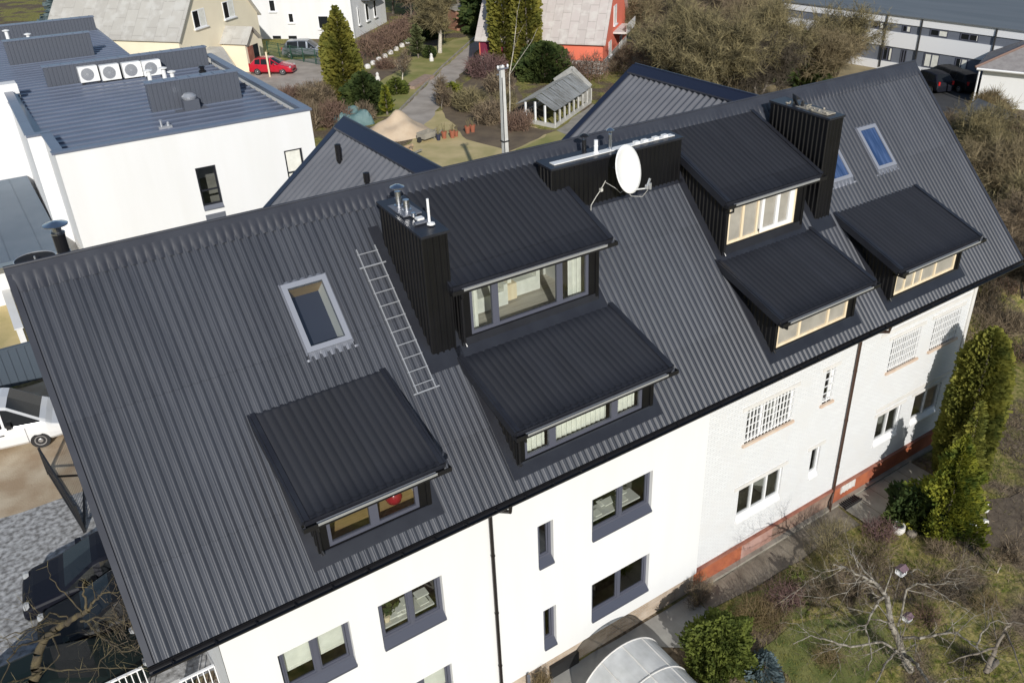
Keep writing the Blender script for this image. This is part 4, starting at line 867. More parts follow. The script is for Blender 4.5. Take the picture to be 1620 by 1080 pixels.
def farwin_local(o, x0, x1, z0, z1, n=2, frame='pvc', pane='dglass', blind=0.0, sill='lintel', T=None):
    m = MB(T); f = .08; m.box(x0, x0+f, -.05, .02, z0, z1); m.box(x1-f, x1, -.05, .02, z0, z1); m.box(x0+f, x1-f, -.05, .02, z0, z0+f); m.box(x0+f, x1-f, -.05, .02, z1-f, z1)
    for k in range(1, n): x = x0+(x1-x0)*k/n; m.box(x-.05, x+.05, -.055, .02, z0+f, z1-f)
    if sill: m.box(x0-.1, x1+.1, -.18, -.0, z0-.1, z0+.004)
    w_ = m.build('window', MT[frame], o, local=True)
    m = MB(T); m.quad((x0+.02, -.02, z0+.02), (x1-.02, -.02, z0+.02), (x1-.02, -.02, z1-.02), (x0+.02, -.02, z1-.02)); m.build('pane', MT[pane], w_, local=True)
    if blind: m = MB(T); m.box(x0+(x1-x0)*(1-blind), x1-f, -.04, -.022, z0+f, z1-f); m.build('curtain', MT['cloth'], w_, local=True)
farw2(bh, lw, (302, 18), 1.5, 1.9, blind=.45); farw2(bh, lw, (350, 4), 1.5, 1.8, blind=.5); farw2(bh, lw, (385, 53), 1.6, 1.2, n=1)
x, z = lw(345, 60); m = MB(); W2 = 3.0                        # entrance porch
m.quad((x+.3, -2.4, 0), (x+W2-.3, -2.4, 0), (x+W2-.3, -2.4, 2.6), (x+.3, -2.4, 2.6)); m.quad((x+.3, 0, 0), (x+.3, -2.4, 0), (x+.3, -2.4, 2.6), (x+.3, 0, 2.6)); m.quad((x+W2-.3, -2.4, 0), (x+W2-.3, 0, 0), (x+W2-.3, 0, 2.6), (x+W2-.3, -2.4, 2.6)); m.add([(x+.3, -2.4, 2.6), (x+W2-.3, -2.4, 2.6), (x+W2/2, -2.4, 3.7)], [(0, 1, 2)])
m.build('porch', MT['beige'], bh, local=True); m = MB()
for q in (0, 1):
    e = x if q == 0 else x+W2; m.add([(e, -2.8, 2.5), (x+W2/2, -2.8, 3.85), (x+W2/2, 0, 3.85), (e, 0, 2.5)], [(0, 1, 2, 3)])
m.build('porch_roof', MT['oldroof'], bh, local=True); m = MB(); m.box(x+.6, x+1.5, -2.45, -2.4, .1, 2.2); m.build('door', MT['redbrown'], bh, local=True); m = MB(); m.box(x+1.6, x+2.4, -2.45, -2.4, .7, 2.2); m.build('porch_window', MT['dglass'], bh, local=True)
# long low annex of the beige house in front of it
p0 = at(200, 66, 6.2); m = MB(); q0 = at(235, 88, 5.2); q1 = at(350, 75, 5.2); q2 = at(372, 95, 4.6); q3 = at(140, 120, 4.6)
an = thing('low_annex', 'low grey-roofed annex with a pale chimney in front of the beige gabled house', 'annex', (q3.x+4, q3.y+2, 3))
m.add([at(150, 72, 5.6), at(352, 74, 5.6), at(375, 112, 4.4), at(150, 130, 4.4), *[Vector((p.x, p.y, p.z-.12)) for p in (at(150, 72, 5.6), at(352, 74, 5.6), at(375, 112, 4.4), at(150, 130, 4.4))]], [(3, 2, 1, 0), (4, 5, 6, 7), (3, 7, 6, 2), (2, 6, 5, 1)]); m.build('roof', MT['oldroof'], an)
m = MB(); m.prism([(*at(376, 110, 4.3).xy, 2.9), (*at(353, 73, 5.5).xy, 2.9), (*at(353, 73, 5.5).xy, 5.4), (*at(376, 110, 4.3).xy, 4.25)], (-.3, .1, 0)); m.build('wall', MT['beige'], an)
p = at(255, 82, 5.2); m = MB(); m.box(p.x-.5, p.x+.5, p.y-.4, p.y+.4, 4.0, 7.0); ck = m.build('chimney', MT['lintel'], an); m = MB(); m.box(p.x-.6, p.x+.6, p.y-.5, p.y+.5, 7.0, 7.1); m.box(p.x-.3, p.x+.3, p.y-.2, p.y+.2, 7.1, 7.2); m.build('cap', MT['concrete'], ck)
# white houses (top)
c0 = Vector((38.3, 78.3)); c1 = Vector((31.3, 84.2)); rz2 = math.atan2(c0.y-c1.y, c0.x-c1.x)
wl = c1-(c0-c1).normalized()*9; W3 = (c0-wl).length
wh = thing('white_house', 'tall bright white house with small windows at the top left of the photo', 'house', (wl.x, wl.y, 3), rz2); m = MB(); m.box(0, W3, 0, 11, -.2, 7.6); m.build('wall', MT['white2'], wh, local=True)
m = MB(); m.prism([(-.5, -.5, 7.6), (-.5, 11.5, 7.6), (-.5, 5.5, 11)], (W3+1, 0, 0)); m.build('roof', MT['oldroof'], wh, local=True)
def lw2(px, py):
    d = ray(px, py); n = Vector((-math.sin(rz2), math.cos(rz2), 0)); t = n.dot(Vector((wl.x, wl.y, 0))-CAM)/n.dot(d); p = CAM+d*t
    return (p.xy-wl).dot(Vector((math.cos(rz2), math.sin(rz2)))), p.z-3
for tl, h, wd in (((502, 25), 1.35, 1.2), ((455, 21), 1.0, .6), ((424, 0), 1.2, .7)): farw2(wh, lw2, tl, h, wd, n=1)
m = MB()
for px in (432, 457): x, z = lw2(px, 60); m.box(x, x+.9, -.05, 0, z-.1, z+.2)
m.build('basement_window', MT['dglass'], wh, local=True)
c2 = Vector((45.7, 85.6)); rz3 = math.atan2(c2.y-c0.y, c2.x-c0.x); W4 = (c2-c0).length
wb = thing('white_wing', 'lower white wing with narrow windows at the corner of the tall white house', 'house', (c0.x, c0.y, 3), rz3); m = MB(); m.box(.05, W4, 0.05, 9, -.2, 4.3); m.build('wall', MT['white2'], wb, local=True)
m = MB(); m.prism([(0, -.3, 4.3), (0, 9, 4.3), (0, 4.3, 5.6)], (W4+.3, 0, 0)); m.build('roof', MT['white2'], wb, local=True)
for x, wd in ((1.6, .45), (3.9, .9), (6.4, .8)): farwin_local(wb, x, x+wd, 1.2, 3.0, 1)
m = MB(); m.box(3.0, 7.5, -1.0, 0, 3.5, 3.62); m.build('awning', MT['flash'], wb, local=True); m = MB(); m.box(1.0, 1.9, 1.5, 2.4, 5.0, 6.6); m.build('chimney', MT['redbrown'], wb, local=True)
# coral house
cc = Vector((48.8, 48.25)); cr = Vector((58.0, 56.1)); rz4 = math.atan2(cr.y-cc.y, cr.x-cc.x); W5 = (cr-cc).length
rh, rr = gabled('coral_house', 'coral red house with a steep pale tiled roof and white framed windows', (cc.x, cc.y, 3), rz4, 11.5, W5, 2.95, 9.4, 'redw', 'pink', .35)
m = MB(); m.box(-.03, W5+.03, -.03, 11.5, -.3, 1.15); m.build('stone_plinth', brickmat('rubble_plinth', (.55, .53, .50), (.38, .36, .33), (.25, .23, .21), .5, .35, .03), rh, local=True)
def lw4(px, py):
    d = ray(px, py); n = Vector((-math.sin(rz4), math.cos(rz4), 0)); t = n.dot(Vector((cc.x, cc.y, 0))-CAM)/n.dot(d); p = CAM+d*t
    return (p.xy-cc).dot(Vector((math.cos(rz4), math.sin(rz4)))), p.z-3
for tl, h, wd, bl in (((963, 67), 1.3, 1.2, .7), ((980, 58), 1.2, 1.3, .6), ((971, 10), 1.7, 1.4, .8)): farw2(rh, lw4, tl, h, wd, n=1, blind=bl)
x, z = lw4(970, 52); m = MB(); m.box(x, x+4.6, -1.3, 0, z-.1, z+.05); bal = m.build('balcony', MT['lintel'], rh, local=True); m = MB(); m.box(x, x+4.6, -1.3, -1.25, z+.05, z+.75)
m.build('balcony_rail', MT['lintel'], bal, local=True)
m = MB(); m.prism([(-.45, 2.6+.0, 2.5), (W5/2, 2.6, 9.35), (W5/2, 2.7, 9.35), (-.45, 2.7, 2.5)], (0, 0, .0)) if False else m.box(.0, .01, .0, .01, 0, .01); 
kk = (9.4-2.95)/(W5/2)                                        # roof dormer on the slope that faces the camera side (local x < W/2)
def roofz(x): return 2.95+kk*x+.1
m = MB(); y0, y1, xf, xb = 7.0, 9.4, .95, 3.0; m.box(xf, xb, y0, y1, 3.0, roofz(xf)+1.25); dm = m.build('roof_dormer', MT['pvc'], rh, local=True)
m = MB(); m.prism([(xf-.35, y0-.3, roofz(xf)+1.2), (xb+.3, y0-.3, roofz(xf)+1.95), (xb+.3, y0-.3, roofz(xf)+2.05), (xf-.35, y0-.3, roofz(xf)+1.3)], (0, y1-y0+.6, 0)); m.build('dormer_roof', MT['pink'], dm, local=True)
m = MB()
for k in range(3): m.box(xf-.02, xf, y0+.35+.6*k, y0+.82+.6*k, roofz(xf)+.25, roofz(xf)+1.1)
m.build('dormer_window', MT['dglass'], dm, local=True)
m = MB(); m.box(-.02, 0, 7.5, 11.4, 1.2, 2.7); m.build('maroon_panel', pm('maroon', (.16, .01, .035), .7), rh, local=True)
# greenhouse
gh = thing('greenhouse', 'old glazed greenhouse with a sagging grey roof and white posts', 'greenhouse', (38.5, 40, 3))
F0, F1 = Vector((35.65, 37.1, 3)), Vector((42.0, 41.1, 3)); B0 = Vector((34.6, 40.6, 3)); bd = (B0-F0); B1 = F1+bd; up = Vector((0, 0, 1))
m = MB()
for a_, b_ in ((F0, F1), (F0, B0), (F1, B1), (B0, B1)): m.bar(a_+up*.15, b_+up*.15, .12, .3)
m.build('base_wall', MT['greywhite'], gh)
for k in range(9):
    p = F0.lerp(F1, k/8); m = MB(); m.bar(p+up*.2, p+up*1.15, .12); m.build('post', MT['greywhite'], gh)
for k in range(1, 4):
    p = F0.lerp(B0, k/4); m = MB(); m.bar(p+up*.2, p+up*(1.15+.5*math.sin(math.pi*k/4)), .12); m.build('post', MT['pvc'], gh)
m = MB(); rp0, rp1 = F0.lerp(B0, .5)+up*1.95, F1.lerp(B1, .5)+up*2.1
N_ = 18
for sgn, (E0, E1) in enumerate(((F0, F1), (B0, B1))):
    for k in range(N_):
        t0, t1 = k/N_, (k+.97)/N_; z = rnd.uniform(-.04, .04); z2 = rnd.uniform(-.02, .03)
        m.quad(E0.lerp(E1, t0)+up*(1.2+z2), E0.lerp(E1, t1)+up*(1.2+z2), rp0.lerp(rp1, t1)+up*z, rp0.lerp(rp1, t0)+up*z)
        m.bar(E0.lerp(E1, t0)+up*1.24, rp0.lerp(rp1, t0)+up*.05, .04)
m.build('roof', pm('dusty_glass', (.30, .31, .31), .5, var=(.20, .20, .19), vscale=1.2, bump=(3, .2)), gh)
m = MB(); m.add([F1+up*.2, B1+up*.2, B1+up*1.2, rp1+up*.3, F1+up*1.2], [(0, 1, 2, 3, 4)]); m.bar(F1+up*1.3, rp1+up*.4, .1, .3); m.bar(B1+up*1.3, rp1+up*.4, .1, .3); m.build('end_wall', MT['greywhite'], gh)
# long two-storey block (top right)
zt = over(1506, 33, at(1500, 122, 3).xy); Pb = at(1330, 14, zt); Pa = at(1593, 47, zt); e = (Pa-Pb); e.z = 0; Lb = e.length; rz5 = math.atan2(e.y, e.x)
lb = thing('long_block', 'long two-storey block with white bands and grey window panels at the top right', 'building', (Pb.x-6*math.cos(rz5), Pb.y-6*math.sin(rz5), 3), rz5); Hb = zt-3
m = MB(); m.box(0, Lb+20, 0, 16, -.5, Hb); m.build('wall', pm('grey_panel_band', (.16, .175, .21), .7, var=(.14, .155, .19), vscale=.8), lb, local=True)
m = MB(); bs = Hb/7.2
for z0_, z1_ in ((Hb-.62, Hb+.02), (Hb*.44, Hb*.71), (-.4, Hb*.155)): m.box(-.05, Lb+20.05, -.10, -.0, z0_, z1_)
m.build('white_band', pm('white_band_paint', (.80, .80, .81), .8), lb, local=True)
m = MB(); m.box(-.3, Lb+20.3, -.25, 16.2, Hb+.02, Hb+.12); m.build('roof', pm('grey_roof_felt', (.15, .165, .18), .6, var=(.12, .135, .15), vscale=.35, stretch=(.3, 2, 1)), lb, local=True)
def lw5(px, py):
    d = ray(px, py); n = Vector((-math.sin(rz5), math.cos(rz5), 0)); o_ = lb.location; t = n.dot(Vector((o_.x, o_.y, 0))-CAM)/n.dot(d); p = CAM+d*t
    return (p.xy-o_.xy).dot(Vector((math.cos(rz5), math.sin(rz5))))
for px0, px1, row, bl in ((1428, 1442, 1, .55), (1473, 1502, 1, .5), (1522, 1552, 1, .1), (1424, 1433, 0, 0), (1461, 1486, 0, .9), (1512, 1532, 0, .6), (1380, 1398, 1, .3), (1395, 1410, 0, .3)):
    x0, x1 = lw5(px0, 45 if row else 95), lw5(px1, 45 if row else 95); z0_, z1_ = ((Hb*.73, Hb-.68) if row else (Hb*.17, Hb*.42))
    farwin_local(lb, x0, x1, z0_, z1_, 2, 'frame', 'dglass', bl, None)
m = MB()
for px in (1456, 1576, 1400): x = lw5(px, 60); m.tube([(x, -.16, Hb), (x, -.16, .2)], .07, 6)
m.build('downpipe', MT['rubberblk'], lb, local=True)
# white garage range behind the thicket
pg = at(1262, 34, 3); g_ = thing('garage', 'white walled garage with a dark flat roof beyond the thicket at the top edge', 'garage', (pg.x, pg.y, 3), rz5)
m = MB(); m.box(-5.5, 6.5, 0, 6, -.2, 3.4); m.build('wall', MT['white2'], g_, local=True); m = MB(); m.box(-13, -4.2, -1.2, 7, 2.2, 2.5); m.box(-12.6, -12.3, -1, -.7, -.2, 2.2); m.box(-4.9, -4.6, -1, -.7, -.2, 2.2); m.build('roof', MT['annexroof'], g_, local=True)
# pale house at the right edge
ho = at(1527, 165, 3); hr_ = thing('hipped_house', 'pale house with a grey corrugated hipped roof at the right edge', 'house', (ho.x, ho.y, 3), 0)
ze_ = over(1549, 107, ho.xy); d1 = (at(1640, 116, ze_)-at(1549, 107, ze_)); d1.z = 0; d1.normalize(); d2 = Vector((-d1.y, d1.x, 0)); zb = ze_
E0 = at(1549, 107, zb); bx = E0.xy.to_3d()
def hp(u, v, z): return Vector((bx.x, bx.y, 0))+d1*u+d2*v+Vector((0, 0, z))
m = MB(); m.add([hp(.3, .3, 2.5), hp(14, .3, 2.5), hp(14, .3, zb), hp(.3, .3, zb), hp(.3, 9, 2.5), hp(.3, 9, zb)], [(0, 1, 2, 3), (4, 0, 3, 5)]); m.build('wall', MT['white2'], hr_)
m = MB(); m.add([hp(-.25, -.25, zb), hp(14, -.25, zb), hp(14, 4.6, zb+2.4), hp(4.6, 4.6, zb+2.4), hp(-.25, 9.5, zb)], [(0, 1, 2, 3), (4, 0, 3)]); m.tube([hp(-.25, -.25, zb+.05), hp(4.6, 4.6, zb+2.45), hp(14, 4.6, zb+2.45)], .10, 6, 1); m.build('roof', [pm('grey_corrugated_sheet', (.30, .28, .27), .8, var=(.24, .22, .215), vscale=1.0, stretch=(3, 3, .5)), pm('worn_ridge_tile', (.20, .13, .105), .9)], hr_)
m = MB(); m.tube([hp(-.1, -.3, zb-.05), hp(14, -.3, zb-.05)], .09, 6); m.tube([hp(.1, -.1, zb-.1), hp(.1, .1, 2.6)], .07, 6); m.build('gutter', MT['pvc'], hr_)
m = MB(); o_ = hp(6.2, .27, zb-1.9); m.add([o_, o_+d1*1.4, o_+d1*1.4+up*.6, o_+up*.6], [(0, 1, 2, 3)]); m.build('window', MT['dglass'], hr_)
m = MB(); m.prism([hp(7.5, 6, zb+1.5), hp(8.6, 6, zb+1.5), hp(8.6, 6, zb+3.2), hp(7.5, 6, zb+3.2)], d2*1.0); m.build('chimney', MT['white'], hr_)
# dark shed on the right
sh = thing('garden_shed', 'small dark shed with a gabled grey roof among bushes at the right edge', 'shed', (*at(1560, 260, 3).xy, 3)); b0 = at(1532, 262, 3); b1_ = at(1588, 258, 3); ap = over(1586, 224, b1_.xy)
dv = (b1_-b0).normalized(); back = Vector((-dv.y, dv.x, 0)) * -1
m = MB(); W6 = 3.4; c_ = b1_; L6 = 4.0; q = [c_-dv*W6*.5, c_+dv*W6*.5]
m.add([q[0], q[1], q[1]+up*1.6, c_+up*3.0, q[0]+up*1.6], [(0, 1, 2, 3, 4)]); m.add([q[0], q[0]+back*-L6, q[0]+back*-L6+up*1.6, q[0]+up*1.6], [(0, 1, 2, 3)]); m.build('wall', pm('dark_boards', (.035, .033, .032), .9), sh)
m = MB(); bk = -back*L6
for s_ in (-1, 1): e_ = c_+dv*(s_*2.0)+up*1.4; t_ = c_+up*3.1; m.quad(e_+back*.3, t_+back*.3, t_+bk, e_+bk)
m.build('roof', pm('old_shed_roof', (.10, .105, .11), .8, var=(.16, .16, .16), vscale=1.5), sh)
# ================================================================== vegetation
MT['thuja'] = leafmat('yellow_thuja', (.33, .33, .045), (.09, .13, .025), 2.4)
MT['spruce'] = leafmat('spruce_green', (.10, .13, .05), (.20, .21, .10), 2.0)
MT['cyp'] = leafmat('cypress_green', (.32, .29, .06), (.17, .18, .04), 1.2)
MT['cypd'] = leafmat('deep_cypress_green', (.30, .29, .06), (.11, .13, .03), 1.6)
MT['yew'] = leafmat('dark_yew', (.045, .075, .025), (.11, .14, .04), 1.0)
MT['box'] = leafmat('bright_shrub', (.20, .235, .05), (.065, .09, .02), 3.5)
MT['blue'] = leafmat('blue_spruce', (.20, .26, .28), (.12, .17, .18), 4.0)
MT['moss_g'] = leafmat('garden_grass', (.15, .175, .03), (.34, .29, .10), .6)
MT['straw'] = leafmat('dry_straw', (.30, .23, .12), (.20, .15, .09), .9)
def rdir(n, up=0.0):
    d = nrg.normal(size=(n, 3)); d[:, 2] += up; return d/np.linalg.norm(d, axis=1)[:, None]
def quads(C, A, B):
    n = len(C); V = np.stack([C-A-B, C+A-B, C+A+B, C-A+B], 1).reshape(-1, 3); return V, np.arange(4*n).reshape(n, 4)
def sliver(P0, D, Ln, Wd):
    """pointed slivers (twigs, blades): from P0 along D"""
    n = len(P0); S = np.cross(D, nrg.normal(size=(n, 3))); S /= np.linalg.norm(S, axis=1)[:, None]+1e-9
    Ln = np.broadcast_to(np.asarray(Ln, float).reshape(-1, 1), (n, 1)); Wd = np.broadcast_to(np.asarray(Wd, float).reshape(-1, 1), (n, 1))
    V = np.stack([P0-S*Wd, P0+S*Wd, P0+D*Ln+S*Wd*.35, P0+D*Ln-S*Wd*.35], 1).reshape(-1, 3); return V, np.arange(4*n).reshape(n, 4)
def leaves(name, P0, size, mat, parent, local=True, asp=.6, outward=None, ow=.8):
    n = len(P0); D = rdir(n, .3)
    if outward is not None: D = D*(1-ow)+outward*ow; D /= np.linalg.norm(D, axis=1)[:, None]+1e-9
    S = np.cross(D, nrg.normal(size=(n, 3))); S /= np.linalg.norm(S, axis=1)[:, None]+1e-9
    z = size*nrg.uniform(.6, 1.35, (n, 1)); V, F = quads(P0, D*z, S*z*asp); return mk(name, V, F, mat, parent, local)
def segmesh(segs, n=5):
    A = np.array([s[0] for s in segs], float); B = np.array([s[1] for s in segs], float); ra = np.array([s[2] for s in segs]); rb = np.array([s[3] for s in segs])
    D = B-A; D /= np.linalg.norm(D, axis=1)[:, None]+1e-9; X_ = np.cross(D, [.31, .27, .91]); X_ /= np.linalg.norm(X_, axis=1)[:, None]+1e-9; Y_ = np.cross(D, X_)
    V = []; 
    for P, r in ((A, ra), (B, rb)):
        for j in range(n): t = 2*math.pi*j/n; V.append(P+(X_*math.cos(t)+Y_*math.sin(t))*r[:, None])
    V = np.stack(V, 1); m = len(segs); base = (np.arange(m)*2*n)[:, None]
    F = np.concatenate([np.stack([base[:, 0]+j, base[:, 0]+(j+1) % n, base[:, 0]+n+(j+1) % n, base[:, 0]+n+j], 1) for j in range(n)])
    return V.reshape(-1, 3), F
def grow(p, d, L_, r, lev, segs, tips, maxlev, spread=.6, up=.15, nb=(2, 3), k=4):
    """recursive limb: a bent chain of segments with side limbs"""
    d = Vector(d).normalized(); p = Vector(p)
    for i in range(k):
        d = (d+Vector((rnd.gauss(0, .13), rnd.gauss(0, .13), rnd.gauss(up*.3, .08)))).normalized()
        q = p+d*(L_/k); r1 = r*(1-.55*(i+1)/k); r0 = r*(1-.55*i/k)
        segs.append((tuple(p), tuple(q), r0, r1, lev)); p = q
        if lev >= maxlev-1: tips.append((tuple(p), tuple(d)))
        if lev < maxlev and i >= (1 if lev == 0 else 0):
            for _ in range(rnd.randint(*nb)):
                a = d.orthogonal().normalized(); a.rotate(Matrix.Rotation(rnd.uniform(0, 6.283), 3, d))
                grow(p, d*(1-spread*.55)+a*spread+Vector((0, 0, up)), L_*rnd.uniform(.45, .7), r1*rnd.uniform(.45, .65), lev+1, segs, tips, maxlev, spread, up, nb, k if lev < 1 else 3)
def bare_tree(name, label, cat, loc, h, r=.14, maxlev=3, twn=5, twl=.55, tww=.012, bark='bark', twig='twig', group=None, spread=.6, up=.15, trunkf=.55, stems=1, nb=(2, 3)):
    o = thing(name, label, cat, loc, rnd.uniform(0, 6.28), group); segs = []; tips = []
    for s in range(stems):
        a = 2*math.pi*s/max(1, stems); d = (0, 0, 1) if stems == 1 else (.35*math.cos(a), .35*math.sin(a), 1)
        grow((0, 0, -.1), d, h*trunkf*rnd.uniform(.85, 1.1), r, 0, segs, tips, maxlev, spread, up, nb)
    V, F = segmesh([s for s in segs if s[4] == 0], 7); mk('trunk', V, F, MT[bark], o, True)
    V, F = segmesh([s for s in segs if s[4] > 0] or [segs[-1]], 4); c = mk('crown', V, F, MT[bark], o, True)
    P = np.array([t[0] for t in tips]).repeat(twn, 0); D = np.array([t[1] for t in tips]).repeat(twn, 0); n = len(P)
    D = D+nrg.normal(size=(n, 3))*.75; D[:, 2] += .15; D /= np.linalg.norm(D, axis=1)[:, None]
    V, F = sliver(P-D*nrg.uniform(0, .25, (n, 1)), D, nrg.uniform(.5, 1.3, n)*twl, tww); mk('twigs', V, F, MT[twig], c, True); return o
def shrub(name, label, cat, loc, rx, ry, h, n=900, mat='twig', ln=.45, wd=.012, group=None, stems=14, leaf=None, rz=0.0):
    """twiggy shrub: stems fanning from the base, twigs through its volume"""
    o = thing(name, label, cat, loc, rz, group); segs = []
    for k in range(stems):
        a = rnd.uniform(0, 6.283); q = rnd.uniform(.3, .95); b = Vector((rnd.uniform(-.25, .25)*rx, rnd.uniform(-.25, .25)*ry, -.05)); e = Vector((rx*q*math.cos(a), ry*q*math.sin(a), h*rnd.uniform(.6, 1)))
        m_ = b.lerp(e, .5)+Vector((rnd.gauss(0, .08), rnd.gauss(0, .08), h*.12)); segs += [(tuple(b), tuple(m_), wd*2.2, wd*1.7), (tuple(m_), tuple(e), wd*1.7, wd*.8)]
    V, F = segmesh(segs, 4); mk('stems', V, F, MT[mat], o, True)
    u = rdir(n); u *= nrg.uniform(.25, 1, (n, 1))**.45; P = u*[rx, ry, h*.55]+[0, 0, h*.5]; P[:, 2] = np.maximum(P[:, 2], .03)
    P += nrg.normal(size=(n, 3))*.06; D = P-[0, 0, -h*.3]; D /= np.linalg.norm(D, axis=1)[:, None]; D = D+nrg.normal(size=(n, 3))*.55; D /= np.linalg.norm(D, axis=1)[:, None]
    V, F = sliver(P-D*ln*.4, D, nrg.uniform(.5, 1.2, n)*ln, wd); mk('twigs', V, F, MT[mat], o, True)
    if leaf: P2 = P[::2]; leaves('leaves', P2, leaf[1], MT[leaf[0]], o)
    return o
def evergreen(name, label, cat, loc, prof, n, size, mat, group=None, lumps=.16, asp=.45, inner=.25, ow=.75, trunk=.09, yfac=1.0, tilt=.35):
    """dense evergreen: leaf clumps near a lumpy surface of revolution; prof = [(z, radius)]"""
    o = thing(name, label, cat, loc, rnd.uniform(0, 6.28) if yfac == 1.0 else 0, group); zs = np.array([p[0] for p in prof]); rs = np.array([p[1] for p in prof])
    z = nrg.uniform(zs[0], zs[-1], n*3); rr = np.interp(z, zs, rs); keep = nrg.uniform(0, rs.max(), n*3) < rr+.05; z = z[keep][:n]; rr = rr[keep][:n]; n = len(z)
    t = nrg.uniform(0, 2*math.pi, n); ph = nrg.uniform(0, 6.28, 6)
    lump = 1+lumps*(np.sin(5*t+ph[0]+z*2.1)*.5+np.sin(3*t-z*3.3+ph[1])*.5+np.sin(9*t+z*6+ph[2])*.35)+nrg.normal(size=n)*.04
    q = np.where(nrg.uniform(size=n) < inner, nrg.uniform(.3, .9, n), nrg.uniform(.88, 1.04, n)); R_ = rr*lump*q
    P = np.stack([R_*np.cos(t), R_*np.sin(t)*yfac, z], 1); O_ = np.stack([np.cos(t), np.sin(t)*yfac, np.full(n, tilt)], 1); O_ /= np.linalg.norm(O_, axis=1)[:, None]
    leaves('crown', P, size, MT[mat], o, True, asp, O_, ow)
    m = MB(); m.tube([(0, 0, -.1), (0, 0, zs[-1]*.5), (0, 0, zs[-1]*.92)], [trunk, trunk*.7, .01], 7); m.build('trunk', MT['bark'], o, True); return o
def hedge(name, label, A, B, wd, h, n, mat, ln=.4, w_=.014, base=3.0):
    A = Vector((*A, base)); B = Vector((*B, base)); L_ = (B-A).length; o = thing(name, label, 'hedge', tuple((A+B)/2), math.atan2(B.y-A.y, B.x-A.x))
    P = np.stack([nrg.uniform(-L_/2, L_/2, n), nrg.uniform(-wd/2, wd/2, n), np.zeros(n)], 1)
    top = h*(1-.35*(2*P[:, 1]/wd)**2)*(1+.12*np.sin(P[:, 0]*2.3)+.1*np.sin(P[:, 0]*5.1+1)); P[:, 2] = top*nrg.uniform(.05, 1, n)**.6
    D = rdir(n, .9); V, F = sliver(P, D, nrg.uniform(.5, 1.2, n)*ln, w_); mk('twigs', V, F, MT[mat], o, True)
    segs = [((x, y, -.05), (x+rnd.gauss(0, .15), y+rnd.gauss(0, .15), h*.7), .03, .012) for x, y in [(rnd.uniform(-L_/2, L_/2), rnd.uniform(-wd/3, wd/3)) for _ in range(int(L_*3))]]
    V, F = segmesh(segs, 4); mk('stems', V, F, MT[mat], o, True); return o
G = lambda px, py, z=3.0: tuple(at(px, py, z))
def prof_cone(h, r, k=.8): return [(.1, r*.8), (h*.12, r), (h*.4, r*.85*k+r*.1), (h*.75, r*.42), (h, .05)]
def prof_col(h, r): return [(.05, r*.75), (h*.15, r*.95), (h*.5, r), (h*.8, r*.82), (h*.93, r*.5), (h, .08)]
# --- front garden
GZ = -.35
evergreen('cypress', 'tall clipped dark green cypress at the right end of the white brick wall', 'cypress', (27.25, -1.0, GZ), prof_col(6.5, 1.0), 15000, .085, 'cypd', lumps=.07, inner=.3)
evergreen('thuja', 'broad ragged yellow-green thuja in front of the cypress', 'thuja', (24.35, -2.35, GZ), [(.05, .85), (.5, 1.0), (1.3, .85), (2.3, .58), (3.2, .34), (4.0, .05)], 9500, .07, 'thuja', lumps=.6, inner=.45, tilt=.8)
evergreen('conifer', 'dark green spreading conifer at the left foot of the yellow thuja', 'conifer', (23.85, -1.45, GZ), [(.05, .7), (.5, .85), (1.0, .55), (1.4, .1)], 3600, .085, 'yew', lumps=.55, inner=.4, tilt=.5)
evergreen('spruce', 'slim young spruce with pale tips between the thuja and the cypress', 'spruce', (26.15, -1.7, GZ), prof_cone(4.3, .6), 3600, .08, 'cypd', lumps=.55, inner=.4, asp=.3, tilt=.25)
evergreen('round_shrub', 'bright green rounded shrub at the bottom edge beside the arched canopy', 'shrub', (13.75, -1.9, GZ), [(.02, .7), (.45, .92), (1.0, .92), (1.5, .66), (1.9, .1)], 8500, .055, 'box', lumps=.38, inner=.45, ow=.55)
evergreen('blue_spruce', 'tiny silvery blue spruce at the bottom edge beside the rounded shrub', 'spruce', (14.6, -2.95, GZ), [(.02, .42), (.3, .4), (.7, .2), (1.0, .03)], 1300, .06, 'blue', lumps=.4, asp=.3)
shrub('barberry', 'low reddish purple barberry bush at the corner of the slab path', 'shrub', (22.1, -1.35, GZ), .62, .62, .7, 900, 'twigp', .25, .008)
shrub('bare_shrub', 'bare olive-brown shrub in the shade of the drainpipe', 'shrub', (20.1, -.75, GZ), 1.0, .7, 1.2, 600, 'twigg', .55, .007)
shrub('bare_shrub', 'low tangle of bare brown twigs in front of the slab path corner', 'shrub', (21.0, -1.9, GZ), .9, .7, .6, 420, 'twig', .45, .007)
shrub('dry_perennials', 'clump of straw-coloured dry perennials beside the bright rounded shrub', 'plants', (15.9, -1.35, GZ), .75, .65, .65, 900, 'straw', .35, .008)
shrub('dry_perennials', 'dark brown dead stems behind the straw-coloured perennials', 'plants', (17.1, -1.4, GZ), .8, .6, .6, 900, 'twigp', .4, .007)
shrub('dry_perennials', 'grey-brown withered bush between the mossy lawn patches', 'plants', (18.3, -1.9, GZ), .7, .6, .55, 800, 'twig', .35, .007)
shrub('laurel', 'small bush with fresh light green leaves under the apple branches', 'shrub', (18.0, -1.15, GZ), .35, .35, .6, 300, 'twigg', .3, .008, leaf=('box', .06))
shrub('dry_perennials', 'dry brown stalks between the apple tree and the dug bed', 'plants', (21.6, -3.6, GZ), .9, .7, .4, 350, 'twig', .35, .007)
shrub('dry_perennials', 'pale dead grass tuft near the white rocks', 'plants', (25.6, -1.4, GZ), .8, .5, .4, 900, 'straw', .3, .008)
shrub('wall_shrub', 'bare dark shrub against the brick plinth at the white wall edge', 'shrub', (14.9, .15, GZ), .55, .3, 1.1, 700, 'twig', .35, .006)
